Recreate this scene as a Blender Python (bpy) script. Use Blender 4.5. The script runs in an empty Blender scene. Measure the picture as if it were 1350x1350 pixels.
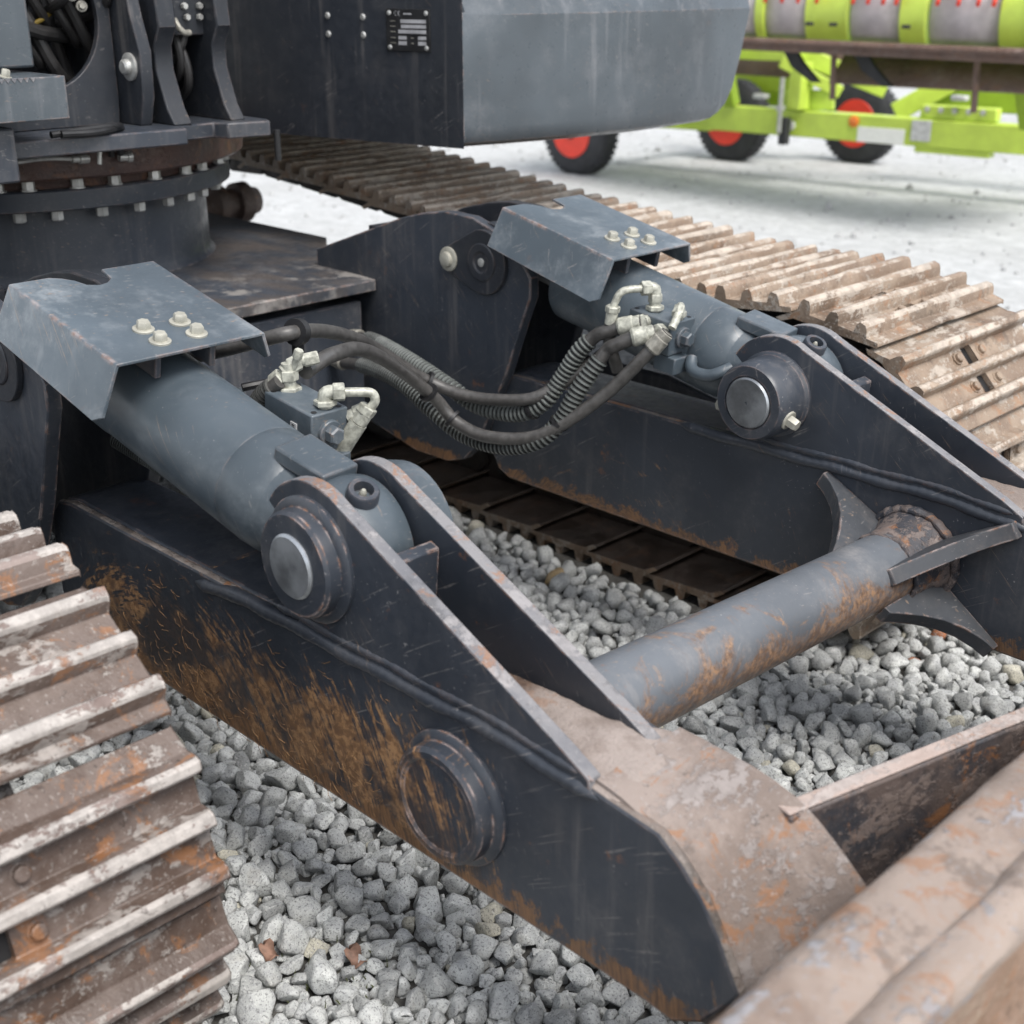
import bpy, math, random
import numpy as np
from mathutils import Vector, Matrix

random.seed(7)
rng = np.random.default_rng(11)
scn = bpy.context.scene
col = scn.collection

# ------------------------------------------------------------------ camera, sky, sun, exposure
CAM = Vector((0, 0, 1.65))
HEAD = math.radians(134.8)
PITCH = math.atan2(710, 1735)
cd = bpy.data.cameras.new('camera')
cam = bpy.data.objects.new('camera', cd)
col.objects.link(cam)
cam.location = CAM
cam.rotation_euler = (math.pi / 2 - PITCH, 0, HEAD - math.pi / 2)
cd.sensor_fit = 'HORIZONTAL'
cd.sensor_width = 36
cd.lens = 36 * 1735 / 1350
cd.clip_start = 0.05
cd.clip_end = 600
cd.dof.use_dof = True
cd.dof.focus_distance = 2.5
cd.dof.aperture_fstop = 3.9
scn.camera = cam

w = bpy.data.worlds.new('World')
scn.world = w
w.use_nodes = True
wt = w.node_tree
wt.nodes.clear()
wo = wt.nodes.new('ShaderNodeOutputWorld')
wb = wt.nodes.new('ShaderNodeBackground')
sky = wt.nodes.new('ShaderNodeTexSky')
hs = wt.nodes.new('ShaderNodeHueSaturation')
SUN_EL, SUN_AZ = 58, -10           # elevation and compass of the veiled sun (degrees from +X)
sky.sky_type = 'NISHITA'
sky.sun_disc = False
sky.sun_elevation = math.radians(SUN_EL)
sky.sun_rotation = math.radians(90 - SUN_AZ)
sky.air_density = 1.0
sky.dust_density = 1.6
sky.ozone_density = 1.0
hs.inputs['Saturation'].default_value = 0.30
wt.links.new(sky.outputs[0], hs.inputs['Color'])
wt.links.new(hs.outputs[0], wb.inputs['Color'])
wb.inputs['Strength'].default_value = 0.12
wt.links.new(wb.outputs[0], wo.inputs['Surface'])

sl = bpy.data.lights.new('sun', 'SUN')
sl.energy = 1.5
sl.angle = math.radians(28)
sl.color = (1.0, 0.96, 0.91)
so = bpy.data.objects.new('sun', sl)
col.objects.link(so)
az, el = math.radians(SUN_AZ), math.radians(SUN_EL)
sd = Vector((math.cos(az) * math.cos(el), math.sin(az) * math.cos(el), math.sin(el)))
so.rotation_euler = sd.to_track_quat('Z', 'Y').to_euler()

scn.view_settings.view_transform = 'Standard'
scn.view_settings.look = 'None'
scn.view_settings.exposure = 1.25
scn.view_settings.gamma = 1
scn.view_settings.use_curve_mapping = False


# ------------------------------------------------------------------ materials
class G:
    def __init__(s, name):
        s.m = bpy.data.materials.new(name)
        s.m.use_nodes = True
        s.t = s.m.node_tree
        s.b = s.t.nodes['Principled BSDF']
        s.pos = s.n('ShaderNodeNewGeometry').outputs['Position']

    def n(s, t, **k):
        q = s.t.nodes.new(t)
        for a, v in k.items():
            setattr(q, a, v)
        return q

    def l(s, a, b):
        if isinstance(a, (int, float)):
            b.default_value = a
        elif isinstance(a, (tuple, list)):
            b.default_value = tuple(a) + (1,) if len(a) == 3 and b.type == 'RGBA' else a
        else:
            s.t.links.new(a, b)

    def noise(s, scale, detail=4, rough=.55, vec=None, dist=0.0):
        q = s.n('ShaderNodeTexNoise')
        s.l(vec or s.pos, q.inputs['Vector'])
        q.inputs['Scale'].default_value = scale
        q.inputs['Detail'].default_value = detail
        q.inputs['Roughness'].default_value = rough
        q.inputs['Distortion'].default_value = dist
        return q.outputs['Fac']

    def vor(s, scale, vec=None, feature='F1'):
        q = s.n('ShaderNodeTexVoronoi', feature=feature)
        s.l(vec or s.pos, q.inputs['Vector'])
        q.inputs['Scale'].default_value = scale
        return q.outputs['Distance']

    def vec(s, scale, rot=(0, 0, 0)):
        q = s.n('ShaderNodeMapping')
        s.l(s.pos, q.inputs['Vector'])
        q.inputs['Scale'].default_value = scale
        q.inputs['Rotation'].default_value = rot
        return q.outputs[0]

    def along(s, rot, scale):
        a = s.n('ShaderNodeMapping')
        s.l(s.pos, a.inputs['Vector'])
        a.inputs['Rotation'].default_value = rot
        b_ = s.n('ShaderNodeMapping')
        s.l(a.outputs[0], b_.inputs['Vector'])
        b_.inputs['Scale'].default_value = scale
        return b_.outputs[0]

    def ramp(s, f, a, b, lo=0.0, hi=1.0):
        q = s.n('ShaderNodeMapRange')
        q.interpolation_type = 'SMOOTHSTEP'
        s.l(f, q.inputs[0])
        q.inputs[1].default_value = a
        q.inputs[2].default_value = b
        q.inputs[3].default_value = lo
        q.inputs[4].default_value = hi
        return q.outputs[0]

    def math(s, op, a, b=0.0):
        q = s.n('ShaderNodeMath', operation=op)
        s.l(a, q.inputs[0])
        s.l(b, q.inputs[1])
        return q.outputs[0]

    def mul(s, a, b):
        return s.math('MULTIPLY', a, b)

    def axis(s, i):
        q = s.n('ShaderNodeSeparateXYZ')
        s.l(s.pos, q.inputs[0])
        return q.outputs[i]

    def mix(s, f, a, b):
        q = s.n('ShaderNodeMix', data_type='RGBA')
        s.l(f, q.inputs[0])
        s.l(a, q.inputs[6])
        s.l(b, q.inputs[7])
        return q.outputs[2]

    def edge(s, radius, lo=.004, hi=.06):
        bv = s.n('ShaderNodeBevel')
        bv.samples = 4
        bv.inputs['Radius'].default_value = radius
        ge = s.n('ShaderNodeNewGeometry')
        d = s.n('ShaderNodeVectorMath', operation='DOT_PRODUCT')
        s.l(bv.outputs[0], d.inputs[0])
        s.l(ge.outputs['Normal'], d.inputs[1])
        return s.ramp(s.math('SUBTRACT', 1.0, d.outputs['Value']), lo, hi)

    def bump(s, h, strength, dist=.01):
        q = s.n('ShaderNodeBump')
        q.inputs['Strength'].default_value = strength
        q.inputs['Distance'].default_value = dist
        s.l(h, q.inputs['Height'])
        s.l(q.outputs[0], s.b.inputs['Normal'])

    def done(s, c, rough=.5, metal=0.0, spec=.5):
        s.l(c, s.b.inputs['Base Color'])
        s.l(rough, s.b.inputs['Roughness'])
        s.l(metal, s.b.inputs['Metallic'])
        s.b.inputs['Specular IOR Level'].default_value = spec
        return s.m


def paint(name, base=(.032, .038, .049), rough=.40, dust=.35, dustcol=(.20, .185, .175), rust=.3, edge=.6,
          scratch=.5, dirt=None, edgecol=(.42, .33, .30)):
    """Worn dark grey enamel: mottled, dusty, scratched, bare at the edges."""
    g = G(name)
    big = g.noise(2.3, 3)
    fine = g.noise(38, 5, .65)
    c = g.mix(g.ramp(big, .3, .7), tuple(v * .82 for v in base), tuple(v * 1.25 for v in base))
    r = g.ramp(fine, .3, .75, rough - .08, rough + .14)
    if dust:
        d = g.mul(g.ramp(g.noise(5.5, 6, .68), .47, .78), g.ramp(g.noise(120, 3), .25, .7, .45, 1))
        d = g.mul(d, dust)
        c = g.mix(d, c, dustcol)
    stk = g.mul(g.ramp(g.noise(1.0, 4, .6, g.vec((26, 26, 1.6))), .52, .72), g.ramp(g.noise(2.2, 2), .42, .6))
    c = g.mix(g.mul(stk, .28), c, dustcol)
    if scratch:
        for k, (rot, scl, th, mk) in enumerate((((.2, .55, .3), (2.2, 40, 210), .675, 3.1), ((-.1, -.75, .2), (4.5, 70, 340), .685, 4.4), ((.3, 1.9, -.4), (3.0, 50, 250), .69, 2.6))):
            ln = g.noise(1.0, 1.5, .5, g.along(rot, scl), .15)
            m = g.mul(g.ramp(ln, th, th + .03), g.ramp(g.noise(mk, 3, .6), .47, .58))
            c = g.mix(g.mul(g.mul(m, g.ramp(g.noise(110, 2), .3, .6, .25, 1)), scratch * .75), c, (.27, .25, .235) if k != 1 else (.30, .215, .15))
        sp = g.mul(g.ramp(g.noise(160, 2, .5), .70, .74), g.ramp(g.noise(7, 3), .48, .6))
        c = g.mix(g.mul(sp, scratch * .8), c, (.38, .36, .35))
    if dirt:
        c = dirt(g, c)
    if rust:
        rs = g.mul(g.ramp(g.noise(17, 5, .7), .63, .72), g.ramp(g.noise(3.1, 2), .42, .62))
        c = g.mix(g.mul(rs, rust), c, (.25, .105, .045))
    if edge:
        e = g.mul(g.edge(.006), g.ramp(g.noise(19, 5, .7), .44, .58))
        e = g.mul(e, edge)
        ec = g.mix(g.ramp(g.noise(60, 3), .45, .65), edgecol, (.34, .16, .08))
        c = g.mix(e, c, ec)
        r = g.math('ADD', r, g.mul(e, .25))
    g.bump(g.math('ADD', g.mul(fine, .35), g.noise(7, 2)), .18, .004)
    return g.done(c, r)


def arm_dirt(g, c, amount=1.0):
    """Dried mud and rust scraped in arcs over the outer faces of the arms."""
    z = g.axis(2)
    x = g.axis(0)
    dx, dz = g.math('ADD', x, 2.05), g.math('ADD', z, -.22)
    rad_ = g.math('SQRT', g.math('ADD', g.mul(dx, dx), g.mul(dz, dz)))
    ang_ = g.math('ARCTAN2', dz, dx)
    cv = g.n('ShaderNodeCombineXYZ')
    g.l(g.mul(rad_, 46.0), cv.inputs[0])
    g.l(g.mul(ang_, 3.2), cv.inputs[1])
    cv2 = g.n('ShaderNodeCombineXYZ')
    g.l(g.mul(rad_, 150.0), cv2.inputs[0])
    g.l(g.mul(ang_, 9.0), cv2.inputs[1])
    band = g.mul(g.mul(g.ramp(z, .70, .50), g.ramp(x, -1.0, -1.35)), g.ramp(x, -2.42, -2.2))
    arcs = g.noise(1.0, 5, .65, cv.outputs[0], .7)
    hair = g.noise(1.0, 4, .7, cv2.outputs[0], 1.0)
    blot = g.noise(5.0, 6, .66, None, .8)
    low = g.ramp(z, .52, .39)
    f = g.math('ADD', g.math('ADD', g.mul(arcs, .42), g.mul(blot, .50)), g.math('ADD', g.mul(band, .24 * amount), g.mul(low, .10)))
    f = g.math('ADD', f, g.mul(g.math('SUBTRACT', g.noise(34, 6, .75), .5), .32))
    base = g.ramp(f, .64 + .06 * (1 - amount), .70 + .06 * (1 - amount))
    c = g.mix(g.mul(base, .34), c, g.mix(g.ramp(hair, .42, .58), (.048, .032, .024), (.12, .068, .037)))
    f2 = g.math('ADD', g.math('ADD', g.mul(arcs, .42), g.mul(hair, .34)), g.math('ADD', g.mul(g.noise(42, 5, .75), .24), g.mul(band, .17 * amount)))
    org = g.mul(g.ramp(f2, .60, .66), g.ramp(g.noise(4.6, 5, .7), .42, .54))
    c = g.mix(g.mul(org, .35 + .5 * amount), c, g.mix(g.ramp(g.noise(60, 4, .7), .42, .6), (.19, .10, .048), (.40, .225, .105)))
    lw = g.ramp(g.math('ADD', g.mul(g.noise(16, 7, .78), .8), g.mul(g.ramp(z, .47, .38), .30)), .60, .67)
    c = g.mix(g.mul(lw, .85), c, g.mix(g.ramp(hair, .4, .6), (.10, .055, .03), (.24, .12, .05)))
    return c


M = {}
M['paint'] = paint('worn dark grey enamel', edge=.3, rust=.2)
M['paint_arm'] = paint('scratched grey enamel with mud', rust=.5, edge=.8, scratch=.5, dirt=lambda g, c: arm_dirt(g, c, .25), dust=.28)
M['paint_mud'] = paint('grey enamel caked with mud', rust=.5, edge=.8, scratch=.5, dirt=arm_dirt, dust=.28)
M['paint_clean'] = paint('smooth grey enamel', base=(.058, .074, .088), rough=.38, dust=.55, dustcol=(.20, .22, .235), rust=.15, edge=.2, scratch=.45)
M['paint_guard'] = paint('rubbed grey enamel plate', base=(.075, .095, .113), rough=.36, dust=.75, dustcol=(.33, .35, .365), rust=.25, edge=.4, scratch=.7)
M['paint_box'] = paint('pale grey enamel panel', base=(.060, .073, .084), rough=.34, dust=.3, dustcol=(.25, .25, .26), rust=.08, edge=.5, scratch=.35)
M['paint_dark'] = paint('shade darkened enamel', base=(.016, .019, .025), rough=.5, dust=.15, rust=.1, edge=.15, scratch=.3)  # same enamel darkened: shade of recessed and turned-away parts put into the colour


def deck_dirt(g, c):
    a = g.ramp(g.noise(4, 5, .65, g.vec((1, 1.8, 1)), .6), .38, .62)
    c = g.mix(g.mul(a, .8), c, (.075, .063, .056))
    b = g.mul(g.ramp(g.noise(7, 5, .6), .5, .62), g.ramp(g.axis(0), -3.3, -2.95))
    return g.mix(g.mul(b, .85), c, (.24, .225, .21))


M['paint_deck'] = paint('muddy grey enamel deck', rust=.2, dirt=deck_dirt, dust=.5, scratch=.3, rough=.55)


def tube_dirt(g, c):
    m = g.ramp(g.math('ADD', g.noise(9, 7, .75, None, .8), g.mul(g.ramp(g.axis(2), .645, .49), .28)), .56, .70)
    fib = g.ramp(g.noise(70, 4, .7), .4, .62)
    c = g.mix(g.mul(m, g.ramp(g.noise(75, 5, .75), .3, .6, .25, .9)), c, g.mix(fib, (.13, .075, .045), (.30, .175, .095)))
    return c


M['paint_tube'] = paint('mud streaked grey enamel', base=(.105, .115, .128), rough=.42, dust=.7, dustcol=(.27, .255, .245), rust=.7, edge=.6, scratch=.5, dirt=tube_dirt)


def rusty(name, a, b, light, hi=.35, orange=.6, rough=.6, metal=0.0, grain=30, cover=.55, pits=.6):
    """Rusted or rubbed bare steel: mottled oxide, orange bloom, flaking pale dirt, dark pits."""
    g = G(name)
    c = g.mix(g.ramp(g.noise(6, 7, .7), .40, .60), a, b)
    c = g.mix(g.mul(g.ramp(g.noise(13, 7, .75, None, .6), .54, .62), orange), c, (.27, .115, .04))
    c = g.mix(g.mul(g.ramp(g.noise(5.1, 6, .75), .56, .64), .55), c, tuple(v * .45 for v in a))
    fl = g.math('ADD', g.mul(g.noise(8.5, 7, .72, g.vec((1.6, .8, 1.6))), .75), g.mul(g.noise(grain * 2, 4, .7), .25))
    sm = g.ramp(fl, cover - .02, cover + .025)
    c = g.mix(g.mul(sm, hi), c, g.mix(g.ramp(g.noise(26, 5, .7), .4, .6), light, tuple(v * .72 for v in light)))
    dk = g.ramp(g.noise(46, 5, .7), .62, .68)
    c = g.mix(g.mul(dk, pits), c, tuple(v * .3 for v in a))
    c = g.mix(g.mul(g.ramp(g.noise(130, 3, .6), .60, .68), .45), c, light)
    g.bump(g.math('ADD', g.math('ADD', g.mul(g.noise(grain * 3, 4, .7), .4), g.noise(grain * .5, 5, .65)), g.mul(sm, .35)), .6, .006)
    return g.done(c, g.ramp(g.noise(12, 4), .3, .7, rough - .12, rough + .15), metal)


M['shoe'] = rusty('rusty brown track steel', (.080, .054, .042), (.135, .103, .088), (.33, .30, .275), .8, .6, .5, 0, 30, .55)
M['shoe_far'] = rusty('dry sandy track steel', (.19, .135, .095), (.28, .215, .16), (.45, .395, .335), .8, .45, .6, 0, 30, .54)
M['tip'] = rusty('pale rubbed grouser edge', (.15, .11, .095), (.24, .19, .17), (.44, .405, .375), .95, .55, .55, 0, 30, .465)
M['tip_far'] = rusty('pale sandy grouser edge', (.24, .17, .12), (.32, .25, .19), (.50, .43, .36), .9, .35, .6, 0, 30, .47)
M['link'] = rusty('dark shaded link steel', (.014, .010, .008), (.024, .017, .014), (.05, .04, .035), .2, .06)  # dirty link steel, darkened further: deep shade under the machine is in the colour
M['roller'] = rusty('brown cast steel', (.085, .06, .05), (.12, .085, .07), (.25, .2, .17), .3, .3)
M['slew'] = rusty('brown primer steel', (.045, .024, .020), (.072, .038, .030), (.15, .11, .09), .4, .25, .45)
M['blade'] = rusty('rubbed sandy blade steel', (.205, .155, .125), (.275, .22, .185), (.28, .285, .305), .75, .5, .45, 0, 20, .555, .35)
M['blade_front'] = rusty('rusty mouldboard steel', (.20, .125, .08), (.26, .17, .12), (.36, .28, .21), .5, .5, .55)
M['brace'] = rusty('flaking rusty enamel', (.040, .042, .050), (.10, .075, .066), (.21, .165, .145), .7, .75, .6, 0, 30, .52)
M['sand'] = rusty('sand dusted steel', (.33, .255, .22), (.40, .325, .29), (.42, .37, .345), .8, .3, .85, 0, 55, .5, .35)
M['nose'] = rusty('sand caught on rusty nose plate', (.165, .128, .108), (.25, .205, .18), (.31, .285, .275), .6, .6, .75, 0, 45, .53, .5)
M['gusset'] = paint('dusty scraped gusset', base=(.045, .049, .056), rough=.55, dust=.7, dustcol=(.17, .145, .13), rust=.7, edge=.7, scratch=.6)
M['darksand'] = rusty('damp brown grit', (.07, .042, .03), (.11, .07, .05), (.26, .19, .15), .35, .4, .8, 0, 60)
g = G('sand drifting over damp grit')
bl = g.ramp(g.math('ADD', g.axis(0), g.mul(g.noise(9, 5, .65), .30)), -1.02, -.93)
cA = g.mix(g.ramp(g.noise(40, 5, .7), .4, .6), (.07, .042, .03), (.13, .085, .062))
cB = g.mix(g.ramp(g.noise(11, 6, .7), .42, .6), (.205, .165, .143), (.29, .245, .22))
cB = g.mix(g.mul(g.ramp(g.noise(18, 5, .7), .58, .66), .5), cB, (.24, .13, .075))
cc_ = g.mix(g.mul(g.ramp(g.noise(190, 3, .6), .56, .68), .5), g.mix(bl, cA, cB), (.20, .17, .15))
g.bump(g.math('ADD', g.noise(150, 4, .7), g.noise(24, 4)), .7, .005)
M['sand_strip'] = g.done(cc_, .9)
M['edge_dark'] = rusty('scuffed enamel edge', (.085, .072, .064), (.16, .13, .112), (.27, .235, .21), .7, .7, .5, 0, 40, .52)
M['edge_steel'] = rusty('rubbed plate edge', (.13, .13, .14), (.19, .185, .19), (.28, .265, .265), .8, .6, .5, 0, 40, .53)


def plain(name, c, rough=.5, metal=0.0, var=.2, scale=30, bump=.1):
    g = G(name)
    n = g.noise(scale, 5, .6)
    cc = g.mix(g.ramp(n, .3, .7), tuple(v * (1 - var) for v in c), tuple(min(1, v * (1 + var)) for v in c))
    g.bump(n, bump, .003)
    return g.done(cc, g.ramp(g.noise(scale * .5, 3), .3, .7, max(.05, rough - .08), min(1, rough + .1)), metal)


M['zinc'] = plain('galvanised steel', (.48, .48, .46), .38, .6)
M['bolt_pale'] = plain('dusty pale bolt', (.36, .35, .30), .5, .2)
M['polish'] = plain('rubbed pin steel', (.36, .38, .40), .30, .8, .35, 14)
M['cream'] = plain('overspray cream fitting', (.35, .35, .30), .42, .15, .35, 90)
M['hose'] = plain('black rubber hose', (.062, .059, .056), .38, 0, .25, 60)
M['hose_dark'] = plain('dark hose', (.022, .021, .021), .5)
M['sleeve'] = plain('grey green plastic sleeve', (.125, .135, .128), .42, 0, .2, 40)
M['sleeve_dark'] = plain('dark plastic sleeve', (.085, .085, .08), .42, 0, .2, 40)
M['groove'] = plain('dark groove plastic', (.02, .021, .02), .5)
M['ferrule'] = plain('dull ferrule', (.24, .23, .20), .5, .2, .3, 80)
M['black'] = plain('black plastic', (.012, .012, .013), .45)
M['label'] = plain('faded white label', (.5, .5, .5), .5)
M['field'] = plain('grey printed field', (.30, .30, .31), .5)
M['yellow'] = plain('yellow wire sheath', (.16, .11, .015), .5)
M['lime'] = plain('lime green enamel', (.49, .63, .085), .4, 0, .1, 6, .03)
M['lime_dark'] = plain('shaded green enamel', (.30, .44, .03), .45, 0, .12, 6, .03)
M['red'] = plain('red enamel rim', (.72, .045, .022), .4, 0, .08, 9, .03)
M['tyre'] = plain('tyre rubber', (.026, .027, .030), .7, 0, .3, 20, .2)
M['trough'] = rusty('brown worn trough', (.12, .075, .06), (.16, .105, .085), (.24, .19, .17), .4, .2)
M['panel_grey'] = plain('dusty grey sheet', (.42, .39, .39), .55, 0, .15, 7)
M['white'] = plain('white enamel', (.78, .78, .75), .4, 0, .05)
M['orange'] = plain('orange reflector', (.85, .22, .03), .3)
M['straw'] = plain('dry plant fibre', (.26, .145, .065), .8, 0, .4, 20)
M['straw_dark'] = plain('brown plant fibre', (.12, .062, .028), .8, 0, .4, 20)
M['leaf'] = plain('dead brown leaf', (.24, .14, .10), .7, 0, .3, 60)
M['grass'] = plain('moss green blade', (.07, .08, .03), .7)


def stone_mat(name, src):
    g = G(name)
    if src == 'attr':
        a = g.n('ShaderNodeAttribute', attribute_name='tone').outputs['Color']
    else:
        a = g.n('ShaderNodeObjectInfo').outputs['Color']
    sp = g.ramp(g.noise(230, 3, .75), .54, .60)
    wt_ = g.ramp(g.noise(260, 3, .6), .56, .68)
    mot = g.ramp(g.noise(40, 4, .6), .3, .7)
    q = g.n('ShaderNodeMix', data_type='RGBA', blend_type='MULTIPLY')
    q.inputs[0].default_value = 1
    g.l(a, q.inputs[6])
    g.l(g.mix(mot, (.80, .80, .81), (1.12, 1.12, 1.1)), q.inputs[7])
    c = q.outputs[2]
    c = g.mix(g.mul(sp, .7), c, (.11, .11, .115))
    c = g.mix(g.mul(wt_, .5), c, (.70, .70, .68))
    st = g.mul(g.ramp(g.noise(14, 4), .6, .75), .2)
    c = g.mix(st, c, (.30, .25, .17))
    g.bump(g.math('ADD', g.noise(90, 4, .6), g.mul(g.noise(300, 3), .5)), .55, .004)
    return g.done(c, .78, 0, .3)


M['stone'] = stone_mat('speckled granite', 'obj')
M['gravel'] = stone_mat('speckled granite gravel', 'attr')

g = G('grey soil under gravel')
M['bed'] = g.done(g.mix(g.ramp(g.noise(60, 5, .7), .35, .65), (.045, .043, .04), (.10, .097, .09)), .9)
g = G('pale compacted yard')
n1 = g.ramp(g.noise(.9, 5, .6), .42, .66)
n2 = g.ramp(g.noise(7, 6, .7), .35, .7)
n3 = g.ramp(g.noise(22, 6, .75), .54, .64)
c = g.mix(n2, (.40, .408, .408), (.53, .54, .54))
c = g.mix(g.mul(n1, .35), c, (.34, .342, .335))
c = g.mix(g.mul(n3, .5), c, (.25, .25, .245))
c = g.mix(g.mul(g.ramp(g.noise(1.7, 6, .75), .62, .72), .45), c, (.27, .27, .27))
g.bump(g.noise(45, 4, .7), .6, .02)
M['yard'] = g.done(c, .9)


# ------------------------------------------------------------------ mesh helpers
class MB:
    def __init__(s):
        s.v, s.f, s.mi = [], [], []

    def add(s, v, f, mi=0):
        k = len(s.v)
        s.v += [tuple(p) for p in v]
        s.f += [tuple(i + k for i in q) for q in f]
        s.mi += [mi] * len(f)
        return s

    def box(s, c, d, mi=0, mat=None):
        c = Vector(c)
        pts = [Vector((x * d[0] / 2, y * d[1] / 2, z * d[2] / 2)) for z in (-1, 1) for y in (-1, 1) for x in (-1, 1)]
        if mat:
            pts = [mat @ p for p in pts]
        return s.add([p + c for p in pts], [(0, 2, 3, 1), (4, 5, 7, 6), (0, 1, 5, 4), (2, 6, 7, 3), (0, 4, 6, 2), (1, 3, 7, 5)], mi)

    def prism(s, prof, a, b, axis='Y', mi=0, rim=None):
        """profile of (u, v) pairs extruded from a to b along the axis: Y -> (x, z), Z -> (x, y), X -> (y, z)"""
        def P(u, v, t):
            return {'Y': (u, t, v), 'Z': (u, v, t), 'X': (t, u, v)}[axis]
        n = len(prof)
        ar = sum(prof[i][0] * prof[(i + 1) % n][1] - prof[(i + 1) % n][0] * prof[i][1] for i in range(n))
        if (ar > 0) == (axis == 'Y'):
            prof = prof[::-1]
        v = [P(u, w_, a) for u, w_ in prof] + [P(u, w_, b) for u, w_ in prof]
        f = [tuple(range(n))[::-1], tuple(range(n, 2 * n))] + [(i, (i + 1) % n, (i + 1) % n + n, i + n) for i in range(n)]
        s.add(v, f, mi)
        if rim is not None:
            s.mi[-n:] = [rim] * n
        return s

    def lathe(s, p, d, prof, seg=32, mi=0, start=0.0, sq=None):
        """(distance along d, radius) pairs turned about the axis through p"""
        p, d = Vector(p), Vector(d).normalized()
        u = d.orthogonal().normalized()
        if abs(d.z) < .9:
            u = (Vector((0, 0, 1)) - d * d.z).normalized()
        w_ = d.cross(u)
        v, f = [], []
        for t, r in prof:
            for i in range(seg):
                a = start + 2 * math.pi * i / seg
                v.append(p + d * t + (u * math.cos(a) + w_ * math.sin(a)) * r)
        n = len(prof)
        for j in range(n - 1):
            for i in range(seg):
                k = (i + 1) % seg
                f.append((j * seg + i, j * seg + k, (j + 1) * seg + k, (j + 1) * seg + i))
        f.append(tuple(range(seg))[::-1])
        f.append(tuple(range((n - 1) * seg, n * seg)))
        return s.add(v, f, mi)

    def cyl(s, p, q, r, seg=24, mi=0, r2=None, ch=0.0):
        p, q = Vector(p), Vector(q)
        L = (q - p).length
        r2 = r if r2 is None else r2
        pr = [(0, r), (L, r2)] if not ch else [(0, r - ch), (ch, r), (L - ch, r2), (L, r2 - ch)]
        return s.lathe(p, q - p, pr, seg, mi)

    def tube(s, pts, rad, seg=12, step=.01, mi=0):
        """round tube along a smooth curve; rad is a radius or a function of (distance, length)"""
        P = spline(pts, step)
        n = len(P)
        T = [(P[min(i + 1, n - 1)] - P[max(i - 1, 0)]).normalized() for i in range(n)]
        u = T[0].orthogonal().normalized()
        acc, v, f = 0.0, [], []
        L = sum((P[i + 1] - P[i]).length for i in range(n - 1))
        for i in range(n):
            if i:
                acc += (P[i] - P[i - 1]).length
                u = (u - T[i] * u.dot(T[i])).normalized()
            b = T[i].cross(u)
            r = rad(acc, L) if callable(rad) else rad
            for k in range(seg):
                a = 2 * math.pi * k / seg
                v.append(P[i] + (u * math.cos(a) + b * math.sin(a)) * r)
        for i in range(n - 1):
            for k in range(seg):
                j = (k + 1) % seg
                f.append((i * seg + k, i * seg + j, (i + 1) * seg + j, (i + 1) * seg + k))
        f.append(tuple(range(seg))[::-1])
        f.append(tuple(range((n - 1) * seg, n * seg)))
        return s.add(v, f, mi)

    def bolt(s, p, d, r=.012, h=.012, mi=0, washer=True):
        p, d = Vector(p), Vector(d).normalized()
        if washer:
            s.lathe(p, d, [(0, r * 1.55), (r * .25, r * 1.55), (r * .32, r * 1.45)], 18, mi)
        s.lathe(p + d * r * .3, d, [(0, r), (h * .8, r), (h, r * .82)], 6, mi)
        return s

    def build(s, name, mats, parent=None, bevel=0.0, label=None, angle=35, kind=None, origin=None):
        me = bpy.data.meshes.new(name)
        v = s.v
        me.from_pydata([tuple(p) for p in v], [], s.f)
        if not isinstance(mats, (list, tuple)):
            mats = [mats]
        for m in mats:
            me.materials.append(m)
        me.polygons.foreach_set('material_index', s.mi)
        me.polygons.foreach_set('use_smooth', [True] * len(s.f))
        me.set_sharp_from_angle(angle=math.radians(angle))
        me.update()
        o = bpy.data.objects.new(name, me)
        col.objects.link(o)
        if parent:
            o.parent = parent
            o.matrix_parent_inverse = WORLD[parent.name].inverted()
        WORLD[o.name] = Matrix.Identity(4)
        if bevel:
            b = o.modifiers.new('bevel', 'BEVEL')
            b.width = bevel
            b.segments = 2
            b.limit_method = 'ANGLE'
            b.angle_limit = math.radians(40)
            b.harden_normals = False
        if label:
            o['label'] = label
        if kind:
            o['kind'] = kind
        return o


WORLD = {}


def spline(pts, step):
    P = [Vector(p) for p in pts]
    if len(P) == 2:
        n = max(2, int((P[1] - P[0]).length / step) + 1)
        return [P[0].lerp(P[1], i / (n - 1)) for i in range(n)]
    Q = [P[0] * 2 - P[1]] + P + [P[-1] * 2 - P[-2]]
    fine = []
    for i in range(1, len(Q) - 2):
        a, b, c_, d = Q[i - 1:i + 3]
        for k in range(24):
            t = k / 24
            fine.append(.5 * ((2 * b) + (c_ - a) * t + (2 * a - 5 * b + 4 * c_ - d) * t * t + (3 * b - a - 3 * c_ + d) * t ** 3))
    fine.append(P[-1])
    L = [0]
    for i in range(1, len(fine)):
        L.append(L[-1] + (fine[i] - fine[i - 1]).length)
    n = max(2, int(L[-1] / step) + 1)
    out, j = [], 0
    for i in range(n):
        t = L[-1] * i / (n - 1)
        while j < len(L) - 2 and L[j + 1] < t:
            j += 1
        k = (t - L[j]) / max(1e-9, L[j + 1] - L[j])
        out.append(fine[j].lerp(fine[j + 1], k))
    return out


def thing(name, loc, label, cat, group=None, rotz=0):
    o = bpy.data.objects.new(name, None)
    o.empty_display_size = .2
    col.objects.link(o)
    o.location = loc
    o.rotation_euler = (0, 0, rotz)
    WORLD[o.name] = Matrix.Translation(loc) @ Matrix.Rotation(rotz, 4, 'Z')
    o['label'] = label
    o['category'] = cat
    if group:
        o['group'] = group
    return o


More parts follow.
